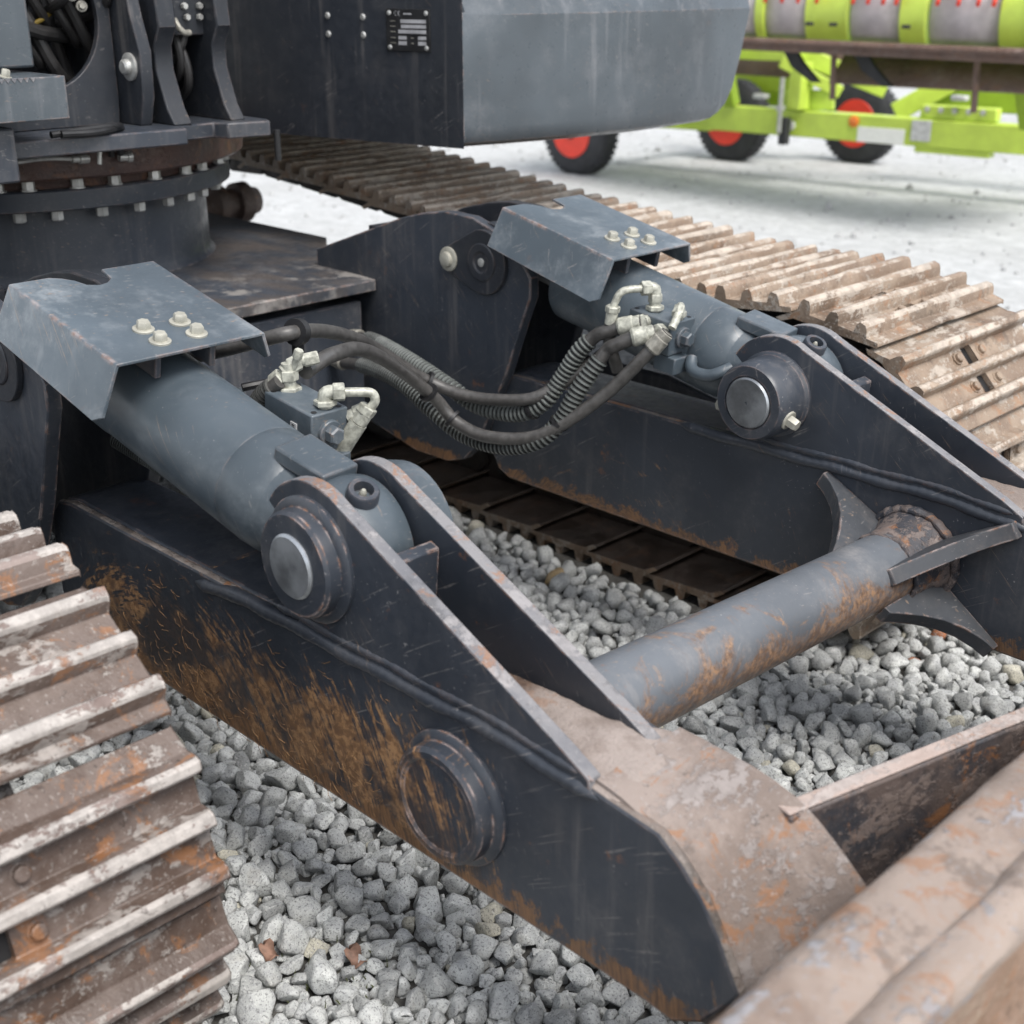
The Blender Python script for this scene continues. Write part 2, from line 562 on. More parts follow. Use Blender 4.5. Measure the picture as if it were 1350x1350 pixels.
def copy_tree(o, parent, mw, kids=True):
    """a copy of o (and of its children) placed at world matrix mw"""
    c_ = o.copy()
    col.objects.link(c_)
    c_.parent = parent
    c_.matrix_parent_inverse = WORLD[parent.name].inverted() if parent else Matrix.Identity(4)
    c_.matrix_basis = mw
    if kids:
        for ch in o.children:
            d = ch.copy()
            col.objects.link(d)
            d.parent = c_
            d.matrix_parent_inverse = Matrix.Identity(4)
            d.matrix_basis = ch.matrix_basis
    return c_


def circle(c, r, a0, a1, n):
    return [(c[0] + r * math.cos(math.radians(a0 + (a1 - a0) * i / (n - 1))), c[1] + r * math.sin(math.radians(a0 + (a1 - a0) * i / (n - 1)))) for i in range(n)]


# ------------------------------------------------------------------ ground
b = MB()
b.add([(-300, -300, 0), (300, -300, 0), (300, 300, 0), (-300, 300, 0)], [(0, 1, 2, 3)])
yard = b.build('ground', M['yard'], kind='structure')
b = MB()
nb = 40
bv, bf = [], []
edge_pts = [(-4.2 + .1 * math.sin(9 * t), t) for t in np.linspace(-.6, 3.1, nb)]
outline = edge_pts + [(x, 3.15 + .08 * math.sin(7 * x)) for x in np.linspace(-4.0, .8, nb)] + [(.9 + .08 * math.sin(5 * t), t) for t in np.linspace(3.0, -.6, nb)]
b.add([(x, y, .004) for x, y in outline], [tuple(range(len(outline)))[::-1]])
bed = b.build('gravel_bed', M['bed'], kind='structure')

F_ = 1735.0
cth = (math.cos(HEAD), math.sin(HEAD))
FW = np.array([cth[0] * math.cos(PITCH), cth[1] * math.cos(PITCH), -math.sin(PITCH)])
RT = np.array([cth[1], -cth[0], 0.0])
UP = np.cross(RT, FW)


def icosphere(sub):
    import bmesh
    bm = bmesh.new()
    bmesh.ops.create_icosphere(bm, subdivisions=sub, radius=1)
    bm.verts.ensure_lookup_table()
    v = np.array([p.co[:] for p in bm.verts])
    f = np.array([[q.index for q in fc.verts] for fc in bm.faces])
    bm.free()
    return v, f


def stone_shape(v, seed):
    r = np.random.default_rng(seed)
    p = v.copy()
    for k in range(15):
        n_ = r.normal(size=3)
        n_ /= np.linalg.norm(n_)
        d = r.uniform(.46, .80)
        s_ = p @ n_
        over = np.maximum(0, s_ - d)
        p = p - np.outer(over * .97, n_)
    lump = np.zeros(len(p))
    for k in range(4):
        q = r.normal(size=3) * 2.6
        lump += .014 * np.sin(p @ q + r.uniform(0, 6))
    p *= (1 + lump)[:, None]
    p *= np.array([1.0, r.uniform(.68, .95), r.uniform(.55, .82)])
    return p / np.abs(p).max()


ico_hi, f_hi = icosphere(3)
ico_lo, f_lo = icosphere(2)
NS = 16
hi = [stone_shape(ico_hi, 100 + i) for i in range(NS)]
lo = [stone_shape(ico_lo, 100 + i) for i in range(NS)]

# top layer: stones thrown one by one, large ones first, so that they lie side by side
want = np.sort(np.clip(rng.lognormal(math.log(.0190), .33, 27000), .010, .038))[::-1]
cx0, cy0, cell = -4.0, -.1, .08
grid, tops = {}, []
rx, ry = rng.uniform(-4.0, .75, (5, len(want))), rng.uniform(-.1, 3.1, (5, len(want)))
for k, r_ in enumerate(want):
    for a in range(5):
        x, y = rx[a, k], ry[a, k]
        gx_, gy_ = int((x - cx0) / cell), int((y - cy0) / cell)
        ok = True
        for ii in (gx_ - 1, gx_, gx_ + 1):
            for jj in (gy_ - 1, gy_, gy_ + 1):
                for (u, w2, r2) in grid.get((ii, jj), ()):
                    if (u - x) ** 2 + (w2 - y) ** 2 < (.645 * (r_ + r2)) ** 2:
                        ok = False
                        break
                if not ok:
                    break
            if not ok:
                break
        if ok:
            grid.setdefault((gx_, gy_), []).append((x, y, r_))
            tops.append((x, y, r_))
            break
tops = np.array(tops)
low = []
for iy, y in enumerate(np.arange(-.1, 3.12, .029)):
    for x in np.arange(-4.0, .75, .033):
        low.append((x + (iy % 2) * .02, y))
low = np.array(low) + rng.uniform(-.012, .012, (len(low), 2))
pts = np.concatenate([tops[:, :2], low])
rad = np.concatenate([tops[:, 2], rng.uniform(.014, .022, len(low))])
cnt = len(pts)
zz = np.concatenate([tops[:, 2] * rng.uniform(.55, .85, len(tops)) + .006, rng.uniform(.001, .007, len(low))])
P3 = np.column_stack([pts, zz])
rel = P3 - np.array(CAM[:])
dep = rel @ FW
px = 675 + F_ * (rel @ RT) / dep
py = 675 - F_ * (rel @ UP) / dep
inview = (dep > .3) & (px > -140) & (px < 1490) & (py > 150) & (py < 1500)
# keep clear of nothing: gravel lies under the whole machine, thinned outside the view
keep = (inview | (rng.uniform(size=cnt) < .55)) & ~(((P3[:, 1] > 2.65) | (P3[:, 1] < .80)) & (P3[:, 0] < -1.70))
P3, rad, dep, px, py = P3[keep], rad[keep], dep[keep], px[keep], py[keep]
cnt = len(P3)
tone = rng.uniform(.43, .60, cnt)
tint = np.column_stack([tone * .975, tone * 1.0, tone * .99])
w_ = rng.uniform(size=cnt)
tint[w_ < .03] *= np.array([1.02, .95, .80])
tint[w_ < .006] = np.array([.40, .29, .15])
tint[w_ < .0012] = np.array([.34, .14, .07])
tint[w_ > .96] *= .7
q = rng.normal(size=(cnt, 4))
q[:, 1:3] *= .55
q /= np.linalg.norm(q, axis=1)[:, None]
shape = rng.integers(0, NS, cnt)


def quat_rows(q):
    a, b_, c_, d = q.T
    return np.stack([np.stack([1 - 2 * (c_ * c_ + d * d), 2 * (b_ * c_ - a * d), 2 * (b_ * d + a * c_)], -1),
                     np.stack([2 * (b_ * c_ + a * d), 1 - 2 * (b_ * b_ + d * d), 2 * (c_ * d - a * b_)], -1),
                     np.stack([2 * (b_ * d - a * c_), 2 * (c_ * d + a * b_), 1 - 2 * (b_ * b_ + c_ * c_)], -1)], 1)


R3 = quat_rows(q)
# the 300 stones that show largest are objects of their own
open_ = ((py > 925 + .664 * (px - 220)) & (px > 310) & (px < 870) & (py < 1345)) | ((px > 950) & (px < 1250) & (py > 880) & (py < 960))
score = np.where(open_, rad / dep + .0015 * rng.uniform(size=cnt), 0)
top = np.argsort(-score)[:296]
is_top = np.zeros(cnt, bool)
is_top[top] = True
smesh = []
for i in range(NS):
    me = bpy.data.meshes.new('stone')
    me.from_pydata(hi[i].tolist(), [], f_hi.tolist())
    me.polygons.foreach_set('use_smooth', [True] * len(f_hi))
    me.materials.append(M['stone'])
    smesh.append(me)
for i in top:
    o = bpy.data.objects.new('stone', smesh[shape[i]])
    col.objects.link(o)
    o.parent = bed
    o.location = P3[i]
    o.rotation_mode = 'QUATERNION'
    o.rotation_quaternion = q[i]
    o.scale = (rad[i],) * 3
    o.color = (*tint[i], 1)

near = inview[keep] & (dep < 3.3) & ~is_top
far = ~near & ~is_top
V, Fc, Cc, base = [], [], [], 0
for msk, shp, ff in ((near, hi, f_hi), (far, lo, f_lo)):
    idx = np.nonzero(msk)[0]
    for k in range(NS):
        ii = idx[shape[idx] == k]
        if not len(ii):
            continue
        vv = np.einsum('nij,vj->nvi', R3[ii], shp[k]) * rad[ii][:, None, None] + P3[ii][:, None, :]
        nv = shp[k].shape[0]
        V.append(vv.reshape(-1, 3))
        Fc.append((ff[None] + (base + np.arange(len(ii)) * nv)[:, None, None]).reshape(-1, 3))
        Cc.append(np.repeat(tint[ii], nv, 0))
        base += len(ii) * nv
V, Fc, Cc = np.concatenate(V), np.concatenate(Fc), np.concatenate(Cc)
me = bpy.data.meshes.new('gravel')
me.vertices.add(len(V))
me.vertices.foreach_set('co', V.astype(np.float32).ravel())
me.loops.add(len(Fc) * 3)
me.loops.foreach_set('vertex_index', Fc.astype(np.int32).ravel())
me.polygons.add(len(Fc))
me.polygons.foreach_set('loop_start', np.arange(0, len(Fc) * 3, 3, dtype=np.int32))
me.polygons.foreach_set('use_smooth', np.ones(len(Fc), bool))
me.update(calc_edges=True)
at_ = me.color_attributes.new('tone', 'FLOAT_COLOR', 'POINT')
at_.data.foreach_set('color', np.column_stack([Cc, np.ones(len(Cc))]).astype(np.float32).ravel())
me.materials.append(M['gravel'])
gv = bpy.data.objects.new('gravel', me)
col.objects.link(gv)
gv.parent = bed
gv['kind'] = 'stuff'

# loose stones scattered over the yard behind
ny_ = 3000
yx, yy = rng.uniform(-13, 4, ny_), rng.uniform(3.3, 15, ny_)
yr = np.clip(rng.lognormal(math.log(.012), .45, ny_), .006, .05)
ysh = rng.integers(0, NS, ny_)
qy = rng.normal(size=(ny_, 4))
qy /= np.linalg.norm(qy, axis=1)[:, None]
Ry = quat_rows(qy)
ico1, f_1 = icosphere(1)
shp1 = [stone_shape(ico1, 100 + i) for i in range(NS)]
vv_, ff_, cc2 = [], [], []
ytone = rng.uniform(.30, .48, ny_)
for k in range(ny_):
    p_ = (Ry[k] @ shp1[ysh[k]].T).T * yr[k] + np.array([yx[k], yy[k], yr[k] * .25])
    ff_.append(f_1 + k * len(ico1))
    vv_.append(p_)
vv_, ff_ = np.concatenate(vv_), np.concatenate(ff_)
me = bpy.data.meshes.new('loose_stones')
me.from_pydata(vv_.tolist(), [], ff_.tolist())
me.polygons.foreach_set('use_smooth', [True] * len(ff_))
at_ = me.color_attributes.new('tone', 'FLOAT_COLOR', 'POINT')
tc = np.repeat(ytone, len(ico1))
at_.data.foreach_set('color', np.column_stack([tc, tc, tc, np.ones(len(tc))]).astype(np.float32).ravel())
me.materials.append(M['gravel'])
o = bpy.data.objects.new('loose_gravel', me)
col.objects.link(o)
o.parent = yard
o['kind'] = 'stuff'

# ------------------------------------------------------------------ the excavator
EX = thing('excavator', (-3.87, 1.81, 0), 'worn dark grey tracked excavator with dozer blade standing on gravel', 'excavator')


def part(mb, name, mats, bevel=0.0, parent=None, **k):
    return mb.build(name, mats, parent or EX, bevel, **k)


NEAR, FAR = 1.105, 2.364            # outer face of the near arm, inner face of the far arm


# --- chassis
prof = [(-2.87, .80), (-2.87, .18 + .30), (-2.95, .42), (-4.8, .42), (-4.87, .5), (-4.87, .80)]
b = MB()
b.prism(prof, 1.33, 2.29)
frame = part(b, 'undercarriage_frame', M['paint'], .006)
b = MB()
b.prism([(-2.845, 1.0), (-2.845, 2.325), (-3.12, 2.36), (-3.45, 2.62), (-4.3, 2.62), (-4.9, 2.3), (-4.9, 1.3), (-4.3, 1.0)], .825, .858, 'Z')
part(b, 'frame_top_plate', M['paint_deck'], .004)
for sx in (-3.55, -4.75):
    for sy, ya, yb in ((1, 2.28, 2.95), (-1, 1.34, .68)):
        b = MB()
        y0, y1 = (ya, yb)
        v = [(sx - .22, y0, .42), (sx + .22, y0, .42), (sx + .22, y0, .70), (sx - .22, y0, .70),
             (sx - .15, y1, .25), (sx + .15, y1, .25), (sx + .15, y1, .48), (sx - .15, y1, .48)]
        b.add(v, [(0, 1, 2, 3), (7, 6, 5, 4), (0, 4, 5, 1), (1, 5, 6, 2), (2, 6, 7, 3), (3, 7, 4, 0)])
        part(b, 'frame_leg', M['paint'], .01)
# --- cylinder brackets: two plates straddling each arm
BR = [(-3.12, .905), (-2.87, .994), (-2.74, 1.04), (-2.646, 1.065), (-2.56, 1.078), (-2.46, 1.075), (-2.36, 1.045), (-2.29, 1.0), (-2.25, .95), (-2.25, .90),
      (-2.28, .83), (-2.335, .687), (-2.41, .54), (-2.45, .46), (-2.50, .41), (-2.57, .387), (-2.70, .385), (-2.938, .434), (-3.12, .47)]
brackets = []
for y0, lab in ((1.045, 'bracket plate beside the near track'), (2.33, None)):
    b = MB()
    b.prism(BR, y0, y0 + .032)
    br = part(b, 'cylinder_bracket', M['paint_arm'], .003)
    b = MB()
    b.prism(BR, y0 + .235, y0 + .267)
    part(b, 'inner_plate', M['paint_dark'], .003, br)
    b = MB()
    b.box((-2.9, y0 + .1335, .72), (.03, .20, .55))
    part(b, 'web_plate', M['paint_dark'], .0, br)
    # pin keeper: tear-drop plate with one bolt
    c0, c1 = (-2.409, .969), (-2.532, .961)
    ys = y0 if y0 < 2 else y0
    b = MB()
    pf = circle(c0, .083, -105, 105, 18) + circle(c1, .033, 105, 255, 8)
    b.prism(pf, ys - .014, ys - .0005)
    b.lathe((c0[0], ys - .014, c0[1]), (0, -1, 0), [(0, .05), (.004, .047), (.0045, .028), (.001, .024)], 28)
    pk = part(b, 'pin_keeper', M['paint_dark'], .002, br)
    b = MB()
    b.lathe((c0[0], ys - .0148, c0[1]), (0, -1, 0), [(0, .011), (.003, .011), (.004, .008)], 16)
    part(b, 'grease_nipple', M['zinc'], 0, br)
    b = MB()
    b.lathe((c1[0], ys - .014, c1[1]), (0, -1, 0), [(0, .032), (.004, .032), (.006, .029), (.0065, .02), (.016, .019), (.0185, .014)], 20)
    part(b, 'bolt', M['bolt_pale'], 0, br)
    brackets.append(br)

# --- arms
BOXP = [(-2.43, .60), (-2.43, .45), (-2.40, .40), (-2.36, .382), (-1.0, .378), (-.85, .376), (-.80, .372), (-.755, .40), (-.715, .455), (-.70, .48),
        (-.712, .50), (-.735, .545), (-.765, .59), (-.80, .625), (-.838, .652), (-.93, .662), (-1.0, .672), (-1.6, .676), (-2.34, .676), (-2.39, .665), (-2.42, .635)]
INNERP = [(-2.43, .60), (-2.43, .45), (-2.40, .40), (-2.36, .382), (-1.0, .378), (-.90, .378), (-.88, .40), (-.88, .60), (-.89, .635), (-.93, .650), (-1.0, .665), (-1.6, .675), (-2.34, .675), (-2.39, .665), (-2.42, .635)]
EYE = (-1.532, .809)                # cylinder pin of the near arm
FE = (-1.54, .80)                   # and of the far arm


def clevis(front_low):
    a = circle(EYE, .128, 55, 262, 26)
    return a[::-1][::-1] + [(-1.57, .672), (front_low, .668), (front_low + .005, .686), (-1.03, .712)]


arms = []
for y0, s in ((NEAR, 1), (FAR, 1)):
    b = MB()
    am_ = M['paint_mud'] if y0 < 2 else M['paint_arm']
    b.prism(BOXP, y0, y0 + .018, rim=1)                       # outer side plate
    b.prism(INNERP, y0 + .0185, y0 + .185)
    arm = part(b, 'dozer_arm', [am_, M['edge_dark']], .006, label=None)
    # clevis plates
    CL = circle(EYE if y0 < 2 else FE, .128, 58, 250, 26) + [(-1.61, .660), (-.952, .660), (-.955, .676), (-1.0, .700)]
    for k, yy in enumerate((y0 - .0015, y0 + .125)):
        b = MB()
        b.prism(CL, yy, yy + .024, rim=1)
        part(b, 'clevis_plate', [am_, M['edge_steel']], .002, arm)
    # weld beads along the clevis foot
    for x0, x1, zo, dy, rw in ((-1.90 if y0 < 2 else -1.80, -.93, .672, .004, .013), (-1.66, -.95, .694, .003, .008)):
        b = MB()
        xs = np.linspace(x0, x1, 40)
        b.tube([(x, y0 + dy, zo - .004 + .0015 * math.sin(31 * x) - max(0, x + 1.1) * .11 - max(0, -1.72 - x) * (.10 if y0 < 2 else .0)) for x in xs], lambda t, L, rw=rw: (rw + .0005 * math.sin(t * 300) + .0008 * math.sin(t * 61)) * min(1, .15 + t / .05, .15 + (L - t) / .05), 14, .006)
        part(b, 'weld_bead', M['paint_arm'], 0, arm)
    b = MB()
    v0, v1 = (-1.412, .668), (-1.396, .845)
    b.prism([v0, (v0[0] + .02, v0[1]), (v1[0] + .02, v1[1] - .008), v1], y0 + .023, y0 + .1245)
    part(b, 'cross_plate', M['paint_arm'], .003, arm)
    # grit lying in the channel and on the nose of the arm
    nx, ny = 44, 12
    v, f = [], []
    for i in range(nx + 1):
        x = -1.37 + .47 * i / nx
        wide = min(1, max(0, (x + 1.02) / .05))
        for j in range(ny + 1):
            ya, yb = y0 + .024 * (1 - wide) + .003 * wide, y0 + .1245 + wide * .058
            y = ya + (yb - ya) * j / ny
            zb = np.interp(x, [-1.6, -1.0, -.93, -.842], [.676, .672, .662, .648])
            crown = .012 + .006 * math.sin(9 * x + 40 * y) + random.uniform(-.0012, .0012)
            v.append((x, y, zb + (crown if 0 < i < nx and 0 < j < ny else 0) - .001))
    for i in range(nx):
        for j in range(ny):
            k = i * (ny + 1) + j
            f.append((k, k + ny + 1, k + ny + 2, k + 1))
    mb_ = MB()
    mb_.v, mb_.f = v, f
    mb_.mi = [0] * len(f)
    part(mb_, 'dried_sand', M['sand_strip'], 0, arm, kind='stuff', angle=80)
    # twisted end plate running down to the blade
    A = spline([(-.95, .668, 0), (-.845, .652, 0), (-.80, .628, 0), (-.765, .592, 0), (-.735, .545, 0), (-.712, .50, 0), (-.70, .43, 0)], .02)
    B = spline([(-.95, .672, 0), (-.84, .668, 0), (-.76, .655, 0), (-.71, .63, 0), (-.65, .585, 0), (-.60, .535, 0), (-.54, .46, 0)], .02)
    NA = 24
    A = [A[int(i * (len(A) - 1) / (NA - 1))] for i in range(NA)]
    B = [B[int(i * (len(B) - 1) / (NA - 1))] for i in range(NA)]
    NJ = 14
    v, f = [], []
    for i in range(NA):
        u = i / (NA - 1)
        ya = y0 + .010 if y0 < 2 else y0 + .175
        yb = (y0 + .184 - .012 * u) if y0 < 2 else (y0 + .001 + .012 * u)
        for j in range(NJ):
            t = j / (NJ - 1)
            dip = -.034 * math.sin(math.pi * min(1, t * 1.1)) * min(1, max(0, u - .30) * 2.2) + random.uniform(-.0008, .0008) - .020 * min(1, max(0, (u - .12) * 6)) * (1 - t)
            v.append((A[i].x * (1 - t) + B[i].x * t, ya * (1 - t) + yb * t, A[i].y * (1 - t) + B[i].y * t + dip + .006))
    for i in range(NA - 1):
        for j in range(NJ - 1):
            k = i * NJ + j
            f.append((k, k + NJ, k + NJ + 1, k + 1))
    n_ = len(v)
    v2 = [(x - .012, y, z - .014) for x, y, z in v]
    f2 = [tuple(n_ + i for i in fc[::-1]) for fc in f]
    rim = [i * NJ for i in range(NA)] + [(NA - 1) * NJ + j for j in range(1, NJ)] + [i * NJ + NJ - 1 for i in range(NA - 2, -1, -1)] + list(range(NJ - 2, 0, -1))
    f3 = [(rim[i], rim[(i + 1) % len(rim)], rim[(i + 1) % len(rim)] + n_, rim[i] + n_) for i in range(len(rim))]
    mb_ = MB()
    mb_.add(v + v2, f + f2 + f3)
    part(mb_, 'nose_plate', M['nose'], 0, arm, angle=50)
    arms.append(arm)

arms[0]['label'] = 'near blade arm smeared with orange mud and plant fibre'
# near arm: pin boss at the cylinder eye, and the round boss lower down
b = MB()
b.lathe((EYE[0], NEAR, EYE[1]), (0, -1, 0), [(-.004, .104), (.008, .104), (.012, .099), (.014, .088), (.034, .087), (.040, .082), (.041, .056)], 48)
part(b, 'pin_boss', M['paint_arm'], 0, arms[0])
b = MB()
b.lathe((EYE[0], NEAR - .035, EYE[1]), (0, -1, 0), [(-.01, .053), (.008, .053), (.012, .049), (.0125, .0)], 40)
part(b, 'pin', M['polish'], 0, arms[0])
b = MB()
b.lathe((EYE[0], NEAR + .15, EYE[1]), (0, 1, 0), [(-.004, .112), (.03, .114), (.052, .108), (.060, .095), (.062, .0)], 40)
part(b, 'pin_boss', M['paint_clean'], 0, arms[0])
b = MB()
b.lathe((-1.215, NEAR, .525), (0, -1, 0), [(-.004, .108), (.006, .108), (.011, .104), (.014, .094), (.034, .093), (.040, .087), (.040, .078), (.036, .073), (.0358, .0)], 56)
part(b, 'round_boss', M['paint_mud'], 0, arms[0])
# far arm: long pin collar with two lock bolts
b = MB()
b.lathe((FE[0], FAR, FE[1]), (0, -1, 0), [(-.004, .095), (.008, .095), (.014, .088), (.09, .085), (.098, .080), (.0985, .059), (.094, .058)], 48)
part(b, 'pin_boss', M['paint'], 0, arms[1])
b = MB()
b.lathe((FE[0], FAR - .08, FE[1]), (0, -1, 0), [(0, .0555), (.019, .0555), (.023, .052), (.0235, .004), (.019, .003)], 40)
part(b, 'pin', M['polish'], 0, arms[1])
for ang in (200, -20):
    a = math.radians(ang)
    d = Vector((math.cos(a), 0, math.sin(a)))
    b = MB()
    b.bolt(Vector((FE[0], FAR - .06, FE[1])) + d * .084, d, .014, .022, 0, True)
    part(b, 'lock_bolt', M['bolt_pale'], 0, arms[1])
b = MB()
b.lathe((FE[0], FAR + .15, FE[1]), (0, 1, 0), [(-.004, .10), (.05, .09), (.055, .08), (.056, .0)], 32)
part(b, 'pin_boss', M['paint_clean'], 0, arms[1])

# plant fibre dried onto the near arm
v, f, mi = [], [], []
clumps = [(random.uniform(-2.15, -1.3), .39 + abs(random.gauss(0, .11))) for q_ in range(46)]
for k in range(300):
    t = random.random()
    cl_ = random.choice(clumps)
    x, z = random.gauss(cl_[0], .045), random.gauss(cl_[1], .026)
    if z < .384:
        continue
    if z > .655 or x > -1.02 or x < -2.3:
        continue
    if (x + 1.215) ** 2 + (z - .525) ** 2 < .11 ** 2:
        continue
    ang = random.gauss(-.5, .75)
    ln = random.uniform(.008, .030)
    cu = random.uniform(-25, 25)
    wd = random.uniform(.0003, .0007)
    n0 = len(v)
    pxx, pzz = x, z
    for i in range(5):
        a = ang + cu * ln * i / 4
        lift = NEAR - .0012 - .0035 * math.sin(math.pi * i / 4) * random.random()
        v += [(pxx - math.sin(a) * wd, lift, pzz + math.cos(a) * wd), (pxx, lift - wd, pzz), (pxx + math.sin(a) * wd, lift, pzz - math.cos(a) * wd)]
        pxx += math.cos(a) * ln / 4
        pzz += math.sin(a) * ln / 4
    for i in range(4):
        for j in range(2):
            q0 = n0 + i * 3 + j
            f.append((q0, q0 + 1, q0 + 4, q0 + 3))
            mi.append(1 if random.random() < .55 else 0)
mb_ = MB()
mb_.v, mb_.f, mb_.mi = v, f, mi
part(mb_, 'dried_grass', [M['straw'], M['straw_dark']], 0, arms[0], kind='stuff', angle=80)

# --- cross tube between the arms
T0, T1 = Vector((-1.185, NEAR + .186, .575)), Vector((-1.175, FAR, .528))
b = MB()
b.cyl(T0, T1, .073, 56)
tube = part(b, 'cross_tube', M['paint_tube'])
b = MB()
b.lathe(T1, (0, -1, 0), [(0, .10), (.012, .096), (.05, .082), (.10, .079), (.115, .0735)], 56)
part(b, 'collar', M['brace'], 0, tube)


for off, rr0, bw in ((.004, .101, .009), (.116, .0765, .006), (.008, .1, .007)):
    b = MB()
    ring = [(T1.x + rr0 * math.cos(a), T1.y - off - .002 * math.sin(9 * a), T1.z + rr0 * math.sin(a)) for a in np.linspace(0, 2 * math.pi, 49)]
    b.tube(ring, lambda t, L, bw=bw: bw + .0012 * math.sin(t * 260) + .0008 * math.sin(t * 91), 10, .006)
    part(b, 'weld_bead', M['brace'], 0, tube)


def fin(prof, axis, c, th, t):
    """curved gusset: prof of (distance out along dirn, distance from arm face)"""
    mb = MB()
    d = Vector((math.cos(math.radians(axis)), 0, math.sin(math.radians(axis))))
    nrm = Vector((-d.z, 0, d.x))
    pts_ = [Vector((c[0], t, c[1])) + d * u + Vector((0, -w2, 0)) for u, w2 in prof]
    n = len(pts_)
    mb.add([p + nrm * th / 2 for p in pts_] + [p - nrm * th / 2 for p in pts_],
           [tuple(range(n)), tuple(range(n, 2 * n))[::-1]] + [(i, i + n, (i + 1) % n + n, (i + 1) % n) for i in range(n)])
    return mb


FIN = [(.066, 0), (.066, .21), (.082, .207), (.096, .175), (.120, .130), (.150, .085), (.185, .050), (.222, .028), (.25, .020), (.25, 0)]
for ang in (152, 30, -36, 214):
    part(fin(FIN, ang, (-1.175, .528), .034, FAR - .0005), 'gusset', M['gusset'], .002, tube)

# --- dozer blade
BP = [(-.548, .735), (-.556, .720), (-.559, .70), (-.558, .50), (-.53, .47), (-.47, .40), (-.44, .25), (-.40, .08), (-.37, .06), (-.33, .05), (-.36, .16), (-.395, .32), (-.415, .48),
      (-.414, .62), (-.401, .71), (-.400, .728), (-.405, .742), (-.417, .7495), (-.436, .750), (-.446, .7455), (-.453, .738), (-.464, .7395), (-.50, .745), (-.525, .745), (-.538, .7425)]
b = MB()
ys = list(np.linspace(.1, 3.54, 90))
n = len(BP)
v = []
for y in ys:
    for i, (x, z) in enumerate(BP):
        wob = .0025 * math.sin(17 * y + i) + .0015 * math.sin(53 * y + 2 * i)
        if 15 <= i <= 20:
            wob *= 1.8
        v.append((x + wob, y, z + wob * .7))
f = [tuple(range(n)), tuple(range((len(ys) - 1) * n, len(ys) * n))[::-1]]
mi = [0, 0]
for j in range(len(ys) - 1):
    for i in range(n):
        k = (i + 1) % n
        f.append((j * n + i, (j + 1) * n + i, (j + 1) * n + k, j * n + k))
        mi.append(1 if 8 < i < 14 else 0)
b.v, b.f, b.mi = v, f, mi
blade = part(b, 'dozer_blade', [M['blade'], M['blade_front']], 0, angle=30)
for ya, yb in ((1.235, 1.75), (2.405, 1.89)):
    d = Vector((.098 * abs(yb - ya) / .39, yb - ya, 0)).normalized()
    nr = Vector((-d.y, d.x, 0)) if yb > ya else Vector((d.y, -d.x, 0))
    e = (.225 / abs(d.x)) if False else 0
    p0 = Vector((-.756, ya + math.copysign(.022, yb - ya), 0))
    p1 = p0 + d * .82
    hw = nr * .0155
    b = MB()
    b.prism([(p0 - hw)[:2], (p1 - hw)[:2], (p1 + hw)[:2], (p0 + hw)[:2]], .36, .648, 'Z')
    part(b, 'brace_plate', [M['brace']], .004, blade)
    b = MB()
    b.prism([(p0 - hw * .8)[:2], (p1 - hw * .8)[:2], (p1 + hw * .8)[:2], (p0 + hw * .8)[:2]], .6485, .653, 'Z')
    part(b, 'sandy_edge', [M['sand']], .002, blade)
for y in (.1, 3.54):
    b = MB()
    b.prism([(-.56, .75), (-.56, .45), (-.44, .05), (-.31, .04), (-.38, .4), (-.39, .75)], y - .012, y + .012)
    part(b, 'end_plate', M['blade_front'], .003, blade)
b = MB()
b.prism([(-.36, .10), (-.345, .105), (-.30, .005), (-.325, .0)], .09, 3.55)
part(b, 'cutting_edge', M['blade_front'], .002, blade)
for y0 in (NEAR, FAR):
    b = MB()
    b.prism([(-.80, .37), (-.70, .36), (-.55, .34), (-.45, .30), (-.45, .48), (-.55, .50), (-.66, .47), (-.70, .45)], y0 + .03, y0 + .15)
    part(b, 'arm_socket', M['brace'], .004, blade)

# --- cylinders, guards
TH = math.radians(12.2)
AX = Vector((-math.cos(TH), 0, math.sin(TH)))
NN = Vector((math.sin(TH), 0, math.cos(TH)))


def local(P, s, y, n):
    return P + AX * s + Vector((0, y, 0)) + NN * n


